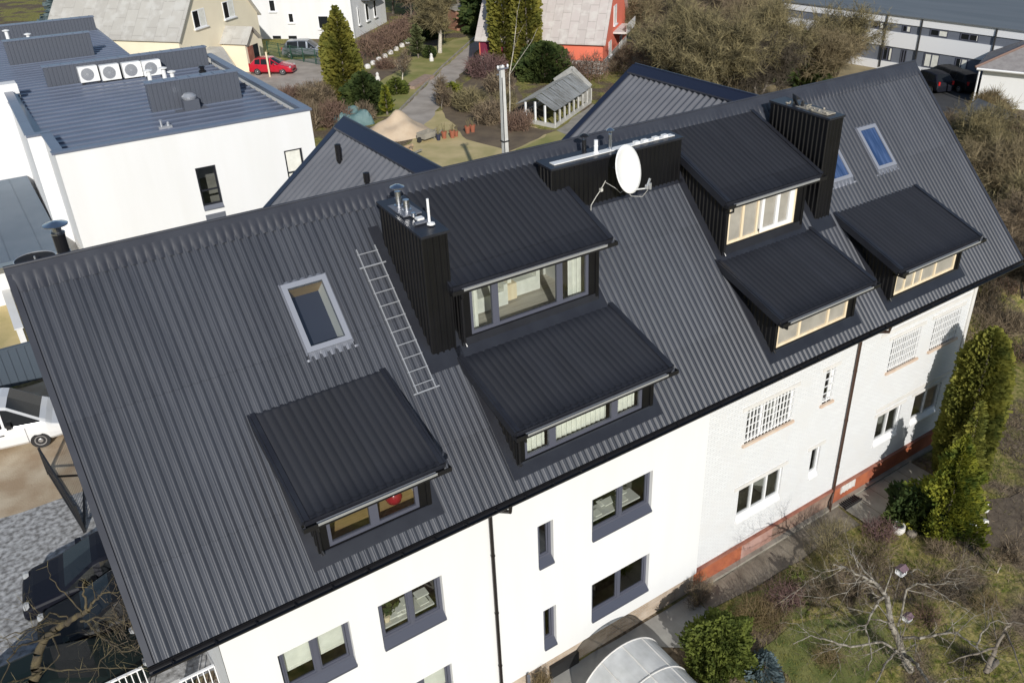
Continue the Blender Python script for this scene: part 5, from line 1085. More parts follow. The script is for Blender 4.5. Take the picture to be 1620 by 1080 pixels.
for i, (px, py, rx, h, mt, lb_) in enumerate(((1225, 985, .55, .4, 'straw', 'straw-brown tuft left of the mossy lawn, nearest the bright rounded shrub'), (1480, 875, .5, .4, 'twig', 'brown tuft below the yellow thuja'), (1510, 940, .7, .4, 'twigd', 'dark withered tuft right of the bird feeders'), (1560, 960, .6, .35, 'straw', 'pale straw tuft below the lone sapling'), (1465, 980, .6, .35, 'twigr', 'reddish withered tuft right of the apple trunk'), (1310, 1045, .5, .3, 'straw', 'pale straw tuft in the mossy lawn at the bottom edge'), (1590, 1020, .6, .4, 'twig', 'brown tuft at the foot of the second fruit tree'), (1530, 1050, .6, .35, 'twigd', 'dark tuft between the two fruit trees at the bottom edge'))):
    shrub('dry_perennials', lb_, 'plants', G(px, py, GZ), rx, rx*.8, h, 420, mt, .3, .006)
def skeleton(name, label, cat, chains, bark, twig, base, group=None, twn=1, twl=.28, tww=.0035, sub=.36):
    """tree drawn from measured limbs: (points, radius at start, radius at end)"""
    o = thing(name, label, cat, base); segs = [[], []]; tips = []
    for ci, (pts, r0, r1) in enumerate(chains):
        pts = [Vector(p)-Vector(base) for p in pts]; n = len(pts)-1; fine = []
        for i in range(n):
            for j in range(4):
                t = j/4; q = pts[i].lerp(pts[i+1], t)
                if i+j: q = q+Vector((rnd.gauss(0, .018), rnd.gauss(0, .018), rnd.gauss(0, .018)))
                fine.append(q)
        fine.append(pts[-1]); k = len(fine)-1
        for i in range(k):
            a = r0+(r1-r0)*i/k; b = r0+(r1-r0)*(i+1)/k; segs[0 if ci == 0 else 1].append((tuple(fine[i]), tuple(fine[i+1]), a, b))
            if ci and sub and rnd.random() < sub:
                d = (fine[i+1]-fine[i]).normalized(); a_ = d.orthogonal().normalized(); a_.rotate(Matrix.Rotation(rnd.uniform(0, 6.28), 3, d)); ss = []; tt = []
                grow(fine[i], d*.5+a_*.8+Vector((0, 0, .25)), rnd.uniform(.35, 1.1), max(.006, b*.45), 2, ss, tt, 3, .7, .15, (1, 2), 3); segs[1] += [s[:4] for s in ss]; tips += tt
        tips += [(tuple(fine[-1]), tuple((fine[-1]-fine[-2]).normalized()))]*3
    V, F = segmesh(segs[0], 8); mk('trunk', V, F, MT[bark], o, True); V, F = segmesh(segs[1], 5); c = mk('crown', V, F, MT[bark], o, True)
    P = np.array([t[0] for t in tips]).repeat(twn, 0); D = np.array([t[1] for t in tips]).repeat(twn, 0); n = len(P); D = D+nrg.normal(size=(n, 3))*.6; D[:, 2] += .2; D /= np.linalg.norm(D, axis=1)[:, None]
    V, F = sliver(P, D, nrg.uniform(.3, 1.1, n)*twl, tww); mk('twigs', V, F, MT[twig], c, True); return o
g = lambda px, py, z: tuple(at(px, py, z))
skeleton('apple_tree', 'old pale-barked bare apple tree spreading over the bottom right garden', 'apple tree', [
    ([g(1440, 1062, GZ-.1), g(1428, 1035, .4), g(1420, 1008, .9), g(1408, 985, 1.4), g(1403, 942, 1.9)], .13, .075),
    ([g(1403, 942, 1.9), g(1385, 922, 2.1), g(1362, 910, 2.3), g(1335, 897, 2.5), g(1318, 893, 2.6)], .065, .018),
    ([g(1385, 922, 2.1), g(1366, 902, 2.3), g(1350, 880, 2.4), g(1340, 868, 2.5)], .04, .012),
    ([g(1403, 942, 1.9), g(1388, 950, 1.9), g(1376, 975, 1.8), g(1370, 993, 1.6), g(1378, 1025, 1.4), g(1374, 1060, 1.2)], .045, .012),
    ([g(1408, 985, 1.4), g(1390, 980, 1.5), g(1374, 978, 1.6)], .03, .012),
    ([g(1428, 1035, .4), g(1450, 1050, .8), g(1462, 1070, 1.0), g(1478, 1095, 1.3)], .06, .03),
    ([g(1420, 1008, .9), g(1455, 1008, 1.3), g(1490, 1002, 1.5), g(1515, 1000, 1.7), g(1545, 1025, 1.8), g(1568, 1055, 1.8)], .05, .015),
    ([g(1545, 1025, 1.8), g(1552, 1000, 2.0), g(1570, 982, 2.2), g(1600, 985, 2.3)], .03, .01),
    ([g(1420, 990, 1.2), g(1436, 932, 1.8), g(1452, 922, 2.1), g(1480, 925, 2.3), g(1508, 918, 2.5), g(1516, 932, 2.5)], .035, .01),
    ([g(1452, 922, 2.1), g(1490, 940, 2.2), g(1520, 958, 2.2), g(1545, 975, 2.2)], .02, .007),
    ([g(1440, 905, 1.9), g(1452, 900, 2.1), g(1470, 910, 2.2)], .02, .01),
    ([g(1428, 1035, .4), g(1395, 1015, .9), g(1345, 1022, 1.2), g(1310, 1012, 1.4), g(1282, 1005, 1.5), g(1255, 1018, 1.5)], .045, .010),
    ([g(1335, 897, 2.5), g(1300, 905, 2.6), g(1270, 925, 2.5), g(1240, 950, 2.4)], .014, .005), ([g(1362, 910, 2.3), g(1340, 935, 2.3), g(1300, 945, 2.2), g(1262, 940, 2.2)], .014, .005), ([g(1480, 925, 2.3), g(1510, 900, 2.5), g(1545, 895, 2.6), g(1575, 905, 2.6)], .012, .004), ([g(1515, 1000, 1.7), g(1540, 975, 2.0), g(1575, 960, 2.1)], .014, .005), ([g(1282, 1005, 1.5), g(1262, 985, 1.7), g(1235, 985, 1.8)], .012, .004), ([g(1478, 1095, 1.3), g(1500, 1075, 1.5), g(1530, 1070, 1.7)], .02, .007), ([g(1370, 993, 1.6), g(1345, 1000, 1.7), g(1325, 1030, 1.6), g(1330, 1062, 1.5)], .014, .005),
    ([g(1440, 1062, .2), g(1418, 1030, .6), g(1400, 1050, .9), g(1385, 1080, 1.1)], .05, .02)], 'barkpale', 'twig', g(1440, 1062, GZ))
skeleton('apple_tree', 'second bare fruit tree at the bottom right corner, partly out of the photo', 'apple tree', [
    ([(20.6, -6.6, GZ-.1), g(1560, 1062, .6), g(1575, 1025, 1.3)], .10, .06), ([g(1575, 1025, 1.3), g(1590, 995, 1.8), g(1602, 984, 2.0), g(1640, 990, 2.2)], .05, .015),
    ([g(1575, 1025, 1.3), g(1535, 1035, 1.5), g(1500, 1048, 1.6)], .04, .01), ([g(1590, 995, 1.8), g(1605, 1030, 2.0), g(1618, 1070, 2.1)], .03, .01)], 'bark', 'twig', (20.6, -6.6, GZ))
bare_tree('sapling', 'small pale leafless sapling standing alone in the grass at right', 'sapling', g(1578, 905, GZ), 1.9, .025, 2, 5, .3, .006, 'birch', 'twig')
bare_tree('sapling', 'thin bare sapling rising from the mossy grass near the apple tree', 'sapling', g(1345, 965, GZ), 1.6, .02, 2, 5, .3, .006, 'bark', 'twig')
def feeder(p, h, label):
    o = thing('bird_feeder', label, 'bird feeder', p); m = MB(); m.tube([(0, 0, -.1), (0, 0, h)], .022, 6); m.build('pole', MT['bark'], o, True); o.scale = (.8, .8, .8) if h < 1.2 else (.95, .95, 1)
    m = MB(); m.box(-.13, .13, -.13, .13, h, h+.02); 
    for x, y in ((-.12, -.12), (.12, -.12), (.12, .12), (-.12, .12)): m.bar((x, y, h), (x, y, h+.2), .02)
    m.box(-.09, .09, -.09, .09, h+.02, h+.17); m.build('tray', MT['pvc'], o, True); m = MB(); m.prism([(-.17, -.16, h+.2), (.17, -.16, h+.2), (.17, 0, h+.3), (-.17, 0, h+.3)], (0, 0, .015)); m.prism([(-.17, .16, h+.2), (-.17, 0, h+.3), (.17, 0, h+.3), (.17, .16, h+.2)], (0, 0, .015)); m.build('roof', pm('purple_felt', (.17, .11, .13), .85) if 'purple_felt' not in bpy.data.materials else bpy.data.materials['purple_felt'], o, True)
feeder(g(1411, 962, GZ), 1.5, 'bird feeder on a pole with a purple roof, the higher one above the apple fork'); feeder(g(1427, 1010, GZ), 1.0, 'lower bird feeder with a faded purple roof beside the apple trunk')
def rocks(pts, label, col='rock'):
    for i, (px, py, r) in enumerate(pts):
        p = Vector(at(px, py, GZ)); V = rdir(26); V = V*[r, r*.85, r*.6]*nrg.uniform(.85, 1.1, (26, 1)); bm = __import__('bmesh').new()
        for v in V: bm.verts.new(tuple(v+np.array((0, 0, r*.35))))
        __import__('bmesh').ops.convex_hull(bm, input=bm.verts); me = bpy.data.meshes.new('rock'); bm.to_mesh(me); bm.free(); me.materials.append(MT['lintel']); o = bpy.data.objects.new('rock', me); COL.objects.link(o); o.location = p; tag(o, label[i], 'rock', 'white rocks by the thuja')
rocks([(1540, 800, .16), (1558, 808, .19), (1545, 788, .1), (1560, 798, .11), (1543, 835, .2), (1558, 826, .16), (1533, 830, .17)], ['pale rock nearest the thuja in the upper rock group', 'largest pale rock of the upper rock group', 'smallest white rock at the top of the upper group', 'white rock beside the largest one of the upper group', 'broad white rock lying below the thuja', 'white rock at the right end of the lower rock group', 'white rock at the left end of the lower rock group'])
m = MB(); p = at(1420, 840, GZ); m.lathe(p, [(.2, 0), (.24, .1), (.23, .28), (.17, .28), (.15, .12), (.02, .1)], 14); tag(m.build('planter', MT['lintel']), 'round pale planter with a dark hollow beside the barberry', 'planter')
m = MB(); p = at(1442, 846, GZ); m.lathe(p, [(.16, 0), (.18, .1), (.12, .2), (.03, .21)], 12); tag(m.build('stump', MT['bark']), 'low brown stump beside the round pale planter', 'stump')
# grass and litter, nobody could count it
def scatter(n, x0, x1, y0, y1, z=None):
    x = nrg.uniform(x0, x1, n); y = nrg.uniform(y0, y1, n); return np.stack([x, y, np.array([hgt(a, b) for a, b in zip(x, y)]) if z is None else np.full(n, z)], 1)
P = scatter(52000, 12.8, 34, -9, .4); k = (np.sin(P[:, 0]*1.3)+np.sin(P[:, 1]*1.9+1)+np.sin(P[:, 0]*3.1+P[:, 1]*2.7))*.3+nrg.normal(size=len(P))*.45
off = ~((P[:, 1] > -1.05) & (P[:, 0] > 22.2) & (P[:, 0] < 26.7)) & ~((P[:, 1] > -1.2) & (P[:, 0] < 15.2)) & ~((P[:, 1] > -.4) & (P[:, 0] < 22.3)); bed = (P[:, 0] > 24.6) & (P[:, 0] < 29) & (P[:, 1] < -2.8) | (P[:, 0] > 20.5) & (P[:, 1] < -4.4)
ga = P[off & (k > .05) & ~(bed & (nrg.uniform(size=len(P)) < .9))]; V, F = sliver(ga-[0, 0, .01], rdir(len(ga), 1.3), nrg.uniform(.05, .16, len(ga)), .010); struct(mk('grass', V, F, MT['moss_g']), 'stuff')
lt = P[off & (k < -.12)]; V, F = sliver(lt-[0, 0, .0], rdir(len(lt), .55), nrg.uniform(.05, .26, len(lt)), .008); struct(mk('leaf_litter', V, F, MT['twig']), 'stuff')
# --- lower left tree over the dark cars
TB_ = (-2.55, 6.0, 3.0)
skeleton('garden_tree', 'bare twisted tree with mossy branches over the dark cars at the lower left', 'tree', [
    ([TB_, g(55, 1075, 4.6), g(60, 1040, 5.0), g(70, 1010, 5.3), g(92, 992, 5.6), g(118, 978, 5.9), g(140, 965, 6.2)], .12, .055),
    ([g(140, 965, 6.2), g(132, 940, 6.5), g(133, 920, 6.8)], .035, .012), ([g(140, 965, 6.2), g(152, 948, 6.5), g(162, 938, 6.7), g(185, 937, 6.9)], .035, .010),
    ([g(128, 982, 6.0), g(150, 976, 6.3), g(175, 975, 6.5), g(200, 985, 6.6)], .03, .008), ([g(140, 985, 5.9), g(152, 1000, 6.1), g(175, 1018, 6.2), g(200, 1030, 6.2), g(218, 1024, 6.2)], .03, .008),
    ([g(95, 1002, 5.6), g(60, 1012, 5.8), g(25, 1025, 6.0), g(12, 1050, 6.0), g(3, 1082, 5.9)], .03, .01), ([g(100, 985, 5.7), g(70, 985, 6.0), g(35, 1000, 6.2), g(-5, 1008, 6.3)], .025, .008),
    ([g(62, 1055, 4.9), g(110, 1058, 5.3), g(160, 1057, 5.6), g(220, 1056, 5.8)], .025, .007), ([g(60, 1065, 4.8), g(20, 1078, 5.2), g(-10, 1092, 5.4)], .025, .008),
    ([g(160, 1002, 6.1), g(178, 1022, 6.2), g(158, 1050, 6.1), g(152, 1082, 6.0)], .02, .006), ([g(110, 980, 5.8), g(80, 970, 6.2), g(60, 985, 6.3), g(50, 1010, 6.2), g(32, 1012, 6.2)], .02, .006),
    ([g(80, 1000, 5.4), g(95, 1035, 5.5), g(72, 1060, 5.5)], .025, .008), ([g(133, 970, 6.1), g(108, 945, 6.5), g(85, 920, 6.8), g(75, 895, 7.0)], .02, .006)], 'barkmoss', 'twigg', TB_, twl=.3, sub=.16)
# --- behind the house
evergreen('cypress', 'tall pointed olive cypress between the blue roof and the white house', 'cypress', (26.9, 54.1, 3), [(.1, .9), (1.5, 1.5), (3.2, 1.35), (5.0, .95), (6.4, .5), (7.3, .06)], 4200, .19, 'cyp', lumps=.09)
evergreen('cypress', 'slim short cypress spire just left of the tall pointed one', 'cypress', (30.4, 65.8, 3), [(.1, .7), (2, .75), (3.4, .3), (4.0, .05)], 900, .19, 'cyp', lumps=.1)
evergreen('cypress', 'olive columnar cypress left of its twin beside the coral house', 'cypress', (42.6, 54.7, 3), prof_col(10.5, 1.25), 3600, .2, 'cyp', lumps=.06)
evergreen('cypress', 'olive columnar cypress touching the pale roof of the coral house', 'cypress', (43.9, 53.0, 3), prof_col(10.0, 1.25), 3600, .2, 'cyp', lumps=.06)
evergreen('yew', 'dark glossy yew bush in front of the coral house wall', 'yew', (44.0, 50.4, 3), [(.05, 2.1), (.8, 2.3), (1.9, 1.9), (2.7, 1.1), (3.1, .1)], 4200, .19, 'yew', lumps=.22)
evergreen('yew', 'dark green bush at the foot of the tall pointed cypress', 'yew', (26.6, 49.8, 3), [(.05, 1.3), (.8, 1.6), (1.9, 1.3), (2.7, .7), (3.1, .1)], 2800, .17, 'yew', lumps=.25)
evergreen('topiary_shrub', 'yellow-green rounded shrub at the edge of the gravel driveway', 'shrub', G(715, 158), [(.02, .7), (.5, .9), (1.1, .6), (1.4, .1)], 900, .12, 'thuja', lumps=.15)
evergreen('topiary_shrub', 'small dark clipped ball on the green lawn by the driveway', 'shrub', G(680, 92), [(.02, .4), (.4, .65), (.9, .5), (1.15, .1)], 600, .12, 'yew', lumps=.08)
evergreen('garden_pine', 'small layered pine on the green garden lawn', 'pine', G(662, 92), [(.5, .2), (.9, .9), (1.2, .3), (1.7, .75), (2.0, .25), (2.5, .5), (3.2, .05)], 1100, .14, 'spruce', lumps=.4)
evergreen('potted_conifer', 'bright green conifer in a dark pot at the driveway edge', 'conifer', G(613, 182), [(.35, .35), (.8, .48), (1.6, .3), (2.3, .05)], 700, .11, 'thuja', lumps=.12)
evergreen('potted_conifer', 'thin grey-green cone shrub left of the bright potted conifer', 'conifer', G(592, 165), [(.02, .35), (.8, .25), (1.7, .03)], 350, .11, 'blue', lumps=.1)
evergreen('garden_shrub', 'bright green low shrub behind the potted conifer', 'shrub', G(628, 148), [(.02, .8), (.5, .9), (1.0, .5), (1.3, .1)], 700, .13, 'box', lumps=.25)
evergreen('garden_shrub', 'dark evergreen shrub under the trees at the far end of the driveway', 'shrub', G(672, 62), [(.02, 1.2), (.7, 1.5), (1.5, 1.0), (2.1, .1)], 1100, .18, 'yew', lumps=.3)
evergreen('fir_tree', 'large dark fir at the top of the photo beside the twin cypresses', 'fir', G(772, 52), prof_cone(11, 2.6), 4500, .28, 'yew', lumps=.35, tilt=.0)
evergreen('fir_tree', 'dark spruce standing among the bare trees behind the roof', 'spruce', G(1268, 132), prof_cone(4.2, 2.1), 2600, .24, 'yew', lumps=.4, tilt=.1)
evergreen('fir_tree', 'blue-green spruce at the top left corner behind the ribbed roof', 'spruce', (13.5, 96, 3), prof_cone(6.5, 2.6), 2600, .3, 'blue', lumps=.4, tilt=.1)
evergreen('topiary_shrub', 'round clipped green dome at the top left behind the ribbed roof', 'shrub', (21.5, 89, 3), [(.02, 1.6), (.9, 2.0), (1.8, 1.3), (2.3, .1)], 900, .2, 'box', lumps=.06)
bare_tree('garden_tree', 'pale bare tree at the top left behind the ribbed roof upstand', 'tree', (15.0, 86, 3), 7, .16, 3, 5, .8, .03, 'birch', 'twig')
for i, (px, py, rx, h, n, mt, lb_) in enumerate(((462, 172, 1.5, 1.6, 1300, 'twigr', 'brown bare bush at the corner of the blue roof, nearest the lane'), (500, 170, 1.7, 1.9, 1500, 'twig', 'tan bare bush to the left of the dark green bush'), (488, 205, 1.4, 1.9, 1300, 'twig', 'straw-brown bush right behind the white building corner'), (530, 200, 1.4, 1.7, 1300, 'twigr', 'reddish bare bush below the dark green bush'),
        (577, 192, .9, 1.3, 700, 'twig', 'small fan of pale bare stems by the teal tarp'), (770, 122, 2.0, 1.9, 1600, 'twigp', 'purple-brown bare bush at the top of the garden bed'), (745, 175, 1.5, 1.6, 1200, 'twigg', 'olive twiggy bush at the edge of the back lawn'), (775, 195, 1.3, 1.5, 1200, 'twig', 'brown twiggy bush left of the concrete pole'),
        (820, 205, 1.2, 1.2, 800, 'twigr', 'reddish low bush beside the birch'), (705, 168, .8, 1.3, 500, 'twig', 'little bare bush at the end of the gravel driveway'), (790, 150, 1.3, 1.8, 1100, 'twig', 'brown bush behind the concrete pole'), (800, 175, 1.0, 1.4, 900, 'twigg', 'olive bush between the pole and the greenhouse'), (612, 108, 1.1, .8, 700, 'twigr', 'low brown dead plants in the flower bed by the hedge'))):
    shrub('bare_bush', lb_, 'bush', G(px, py), rx, rx*.9, h, int(n*1.3), mt, .6, .022, None, 14)
hedge('hedge', 'long red-brown bare hedge below the white houses', (34.6, 67.2), (45.0, 77.5), 3.0, 1.9, 5000, 'twigr', .6, .025)
hedge('hedge', 'red-brown bare hedge along the wall of the coral house', (47.2, 45.6), (43.6, 51.0), 1.3, 2.1, 2400, 'twigr', .5, .02)
hedge('hedge', 'low bare hedge in front of the stone plinth of the coral house', (49.5, 47.3), (55.0, 52.3), 1.2, 1.2, 1500, 'twig', .5, .02)
bare_tree('apple_tree', 'old garden tree with a thick pale trunk beside the driveway', 'tree', G(696, 84), 6.5, .24, 3, 8, .8, .022, 'birch', 'twigg')
bare_tree('birch', 'thin white birch sapling between the pole and the greenhouse', 'birch', G(806, 192), 7.0, .05, 1, 3, .5, .012, 'birch', 'twig', trunkf=.95, nb=(1, 1))
bare_tree('garden_tree', 'small bare tree standing in the flower bed by the garden lawn', 'tree', G(637, 128), 2.6, .06, 2, 5, .4, .014, 'birch', 'twig')
bare_tree('garden_tree', 'small bare tree at the driveway end of the back lawn', 'tree', G(698, 172), 2.8, .05, 2, 6, .4, .014, 'bark', 'twig')
for i, (px, py, h, lb_) in enumerate(((622, 22, 6, 'bare tree at the top of the photo right of the white wing'), (650, 30, 7, 'bare olive tree at the top of the photo behind the thick-trunked tree'), (730, 28, 8, 'bare tree at the top of the photo above the end of the driveway'), (755, 18, 8, 'bare tree at the top of the photo left of the large dark fir'), (672, 5, 8, 'farthest bare tree at the top edge above the driveway'))):
    bare_tree('garden_tree', lb_, 'tree', G(px, py), h, .17, 3, 7, .9, .03, 'bark', ('twigg', 'twig')[i % 2])
# --- thicket of bare trees behind the right half of the roof
protos = []
for k, (bk, tw) in enumerate((('barkmoss', 'twigy'), ('bark', 'twig'), ('barkmoss', 'twigg'), ('bark', 'twigd'))):
    protos.append(bare_tree('bare_tree', 'bare brown tree in the dense thicket behind the right part of the roof', 'tree', (60, 45, 3), (6.5, 5.5, 7.2, 5.0)[k], .13, 3, 3, .75, .015, bk, tw, 'bare trees of the thicket', spread=.75, stems=2 if k % 2 else 3))
spots = [(1012, 72), (1040, 110), (1062, 150), (1045, 50), (1085, 85), (1108, 40), (1120, 118), (1150, 75), (1165, 140), (1190, 105), (1175, 45), (1225, 80), (1235, 135), (1215, 45), (1280, 118), (1300, 138), (1322, 122), (1100, 165), (1255, 60), (1140, 165), (1200, 160)]
for i, (px, py) in enumerate(spots):
    p = at(px, py, 3.0); s = rnd.uniform(.75, 1.0)*(.85 if px > 1270 else 1)
    if i < 4: protos[i].location = p; protos[i].rotation_euler = (0, 0, rnd.uniform(0, 6)); protos[i].scale = (s, s, s)
    else: dup(protos[rnd.choice((0, 1, 1, 2, 3))], p, rnd.uniform(0, 6), scale=s)
sp = [shrub('thicket_bush', 'low bare bush filling the thicket behind the right part of the roof', 'bush', (60, 40, 3), 1.8, 1.6, 1.5, 330, mt, .9, .012, 'bushes of the thicket', 26) for mt in ('twig', 'twigd', 'twigr', 'twigy')]
i = 0
for px in range(1000, 1440, 40):
    for py in (70, 105, 135, 165):
        qx = px+rnd.uniform(-14, 14); qy = py+rnd.uniform(-13, 13)
        if qy > 190-.27*(qx-1000)+30 or (qx < 1040 and qy < 85) or (qx > 1390 and qy > 105) or (qx > 1250 and qy < 85) or qx > 1415 or (qx > 1300 and qy < 118): continue
        p = at(qx, qy, 3.0); s = rnd.uniform(.7, 1.25)
        if i < 4: sp[i].location = p; sp[i].scale = (s, s, s)
        else: dup(sp[rnd.randrange(4)], p, rnd.uniform(0, 6), scale=(s, s, s*rnd.uniform(.7, 1.1)))
        i += 1
rs_ = [(1500, 262, 1), (1565, 300, 2), (1600, 330, 3), (1575, 345, 0), (1612, 380, 1), (1595, 420, 2), (1618, 470, 3), (1580, 395, 3), (1600, 290, 1), (1572, 440, 1)]
for i, (px, py, k) in enumerate(rs_):
    p = at(px, py, 2.6); dup(protos[k], p, rnd.uniform(0, 6), 'bare brown tree among the bushes beyond the right gable of the house', 'bare trees beyond the right gable', rnd.uniform(.5, .72))
for i in range(20):
    px = rnd.uniform(1490, 1625); py = rnd.uniform(265, 520)
    if px < 1440+.36*(py-100)+22: px += 60
    p = at(px, py, 2.6); p.z = hgt(p.x, p.y); dup(sp[rnd.randrange(3)], p, rnd.uniform(0, 6), 'low bare bush beyond the right gable of the house', 'bushes beyond the right gable', rnd.uniform(.5, .9))
bare_tree('willow', 'golden weeping tree in front of the pale hipped house', 'tree', at(1562, 215, 3), 3.0, .14, 3, 10, .8, .02, 'bark', 'straw', spread=.8, up=-.05)

# ================================================================== vehicles
def paint(name, c, r=.25, metal=.0):
    m = pm(name, c, r, metal); m.node_tree.nodes['Principled BSDF'].inputs['Coat Weight'].default_value = .6; m.node_tree.nodes['Principled BSDF'].inputs['Coat Roughness'].default_value = .05; return m
def car(name, label, cat, loc, rz, col, L_=4.1, W_=1.74, H=1.46, kind='hatch', wheel=.31):
    """lofted car, nose towards +x"""
    o = thing(name, label, cat, loc, rz); hw = W_/2
    if kind == 'van': st = [(0, .52, .62, .80), (.05, .72, .70, .90), (.35, .86, .86, .97), (.5, .98, 1.03, 1.0), (.66, 1.02, 1.12, 1.0), (1.50, 1.05, H-.06, 1.0), (1.70, 1.05, H, 1.0), (1.78, 1.05, H, 1.0), (3.05, 1.05, H+.02, 1.0), (3.12, 1.05, H+.02, 1.0), (L_-.5, 1.05, H+.02, 1.0), (L_-.1, 1.05, H-.02, .98), (L_-.04, .95, 1.3, .97), (L_, .5, .62, .92)]
    else: st = [(0, .5, .56, .78), (.05, .62, .66, .90), (.3, .74, .76, .97), (.95, .86, .90, 1.0), (1.1, .90, .98, 1.0), (1.85, .93, H-.06, 1.0), (1.95, .93, H-.03, 1.0), (2.02, .93, H-.01, 1.0), (2.75, .95, H, 1.0), (2.83, .95, H, 1.0), (L_-.62, .97, H-.06, .99), (L_-.2, .98, 1.02, .96), (L_-.06, .85, .9, .92), (L_, .5, .6, .86)]
    z0 = .24; rows = []
    for x, zb, zt, wf in st:
        w_ = hw*wf; rt = hw*(.74 if kind != 'van' else .84)*wf if zt > zb+.12 else w_*.9; zm = (z0+zb)/2
        half = [(w_*.86, z0), (w_*.97, z0+.12), (w_, zm), (w_*.985, zb-.06), (w_*.95, zb), (rt+.02, max(zt-.06, zb+.004)), (rt-.08, max(zt, zb+.008)), (0, max(zt+.03, zb+.012))]
        rows.append([(x, -y, z) for y, z in half]+[(x, y, z) for y, z in reversed(half[:-1])])
    n = len(rows[0]); body = MB(); gl = MB(); k = len(st)
    body.v = [Vector((-x+L_/2, -y, z)) if False else Vector((L_/2-x, y, z)) for r in rows for x, y, z in r]
    for i in range(k-1):
        tall = st[i][2] > st[i][1]+.2 and st[i+1][2] > st[i+1][1]+.2; wind = (i == 4); rear = (i == k-4) if kind != 'van' else (i == k-3)
        for j in range(n-1):
            f = (i*n+j, (i+1)*n+j, (i+1)*n+j+1, i*n+j+1); side = j in (4, n-6); top = 5 <= j <= n-7
            pill = (st[i+1][0]-st[i][0]) < .16
            isg = (side and (tall or (wind)) and not pill and not (kind == 'van' and i > 8) and i < k-4) or (wind and 5 < j < n-7) or (rear and 5 < j < n-7)
            if isg:
                gl.add([body.v[q] for q in f], [(0, 1, 2, 3)])
            else: body.f.append(f); body.m.append(0)
    body.f.append(tuple(range(n-1, -1, -1))); body.m.append(0); body.f.append(tuple((k-1)*n+j for j in range(n))); body.m.append(0)
    body.f += [(i*n, i*n+n-1, (i+1)*n+n-1, (i+1)*n) for i in range(k-1)]; body.m += [0]*(k-1)
    b = body.build('body', col, o, local=True, smooth=False); md = b.modifiers.new('bevel', 'BEVEL'); md.width = .03; md.segments = 2; md.limit_method = 'ANGLE'; md.angle_limit = R(25)
    gl.build('window', MT['dglass'], o, local=True)
    xa = (.82, L_-.78)
    for x in xa:
        for sy in (-1, 1):
            m = MB(); y = sy*(hw-.11); m.lathe((L_/2-x, y, wheel), [(wheel*.62, -.1), (wheel*.93, -.105), (wheel, -.07), (wheel, .07), (wheel*.93, .105), (wheel*.62, .1)], 22, axis='y'); wh_ = m.build('wheel', MT['tyre'], o, local=True)
            m = MB(); m.lathe((L_/2-x, y+sy*.085, wheel), [(wheel*.64, 0), (wheel*.6, sy*.02), (wheel*.32, sy*.006), (wheel*.2, sy*.022), (.02, sy*.024)], 18, axis='y'); m.build('rim', MT['rim'], wh_, local=True)
            m = MB(); m.lathe((L_/2-x, sy*(hw+.003), wheel+.01), [(wheel*1.14, 0), (wheel*1.14, sy*.004)], 24, axis='y'); m.build('wheel_arch', MT['rubberblk'], o, local=True) if False else None
    for sy in (-1, 1):
        m = MB(); m.lathe((L_/2-.14, sy*hw*.70, .66), [(.02, -.06), (.12, -.05), (.14, .03), (.10, .09), (.02, .11)], 10, axis='x'); m.build('headlight', MT['lamp'], o, local=True)
        m = MB(); m.box(-L_/2-.0, -L_/2+.1, sy*hw*.72-.08, sy*hw*.72+.08, .72, 1.0); m.build('tail_light', MT['tail'], o, local=True)
        m = MB(); x = L_/2-(1.55 if kind == 'van' else 1.5); y0 = sy*(hw*.95); m.box(x-.07, x+.07, min(y0, y0+sy*.2), max(y0, y0+sy*.2), .95 if kind != 'van' else 1.08, 1.09 if kind != 'van' else 1.25); m.build('wing_mirror', MT['rubberblk'] if kind == 'van' else col, o, local=True)
        m = MB(); 
        for x in (1.15, 2.05, 3.1): m.box(L_/2-x-.006, L_/2-x+.006, sy*(hw+.0), sy*(hw+.004), .34, .92)
        m.box(L_/2-1.95, L_/2-1.78, sy*(hw-.01), sy*(hw+.02), .80, .83); m.build('door_seam', MT['rubberblk'], o, local=True)
    m = MB(); m.box(L_/2-.02, L_/2+.012, -.4, .4, .3, .46); m.build('grille', MT['rubberblk'], o, local=True); return o
white_p = paint('white_car_paint', (.72, .72, .72)); red_p = paint('red_car_paint', (.48, .012, .03)); silver_p = paint('silver_car_paint', (.25, .27, .30), .3, .5); navy_p = pm('shaded_navy_paint', (.005, .006, .012), .55, spec=.25); blk_p = pm('shaded_black_paint', (.006, .006, .007), .5, spec=.3); green_p = pm('shaded_teal_paint', (.007, .014, .013), .5, spec=.3)  # navy, black and teal darkened: tree shade is put into the paint
vw = at(78, 705, 3.0); a_ = -.2
car('parked_van', 'white panel van parked on the sandy lane at the left edge', 'van', (vw.x+.82*math.cos(a_)-2.2*math.cos(a_)+.0, vw.y+.82*math.sin(a_)+2.2*abs(math.sin(a_))+.86, 3.005), a_, white_p, 4.4, 1.8, 1.80, 'van', .315)
rl, rr_ = at(400, 119, 3), at(462, 119, 3); car('parked_car', 'small red car parked by the beige house', 'car', (*((rl+rr_)/2+Vector((.35, .6, 0))).xy, 3.01), math.atan2(rr_.y-rl.y, rr_.x-rl.x), red_p, 3.95, 1.68, 1.46)
p = at(492, 92, 3); car('parked_car', 'silver-grey people carrier parked behind the green mesh fence', 'car', (p.x, p.y+1.0, 3.01), -.62, silver_p, 4.5, 1.8, 1.62)
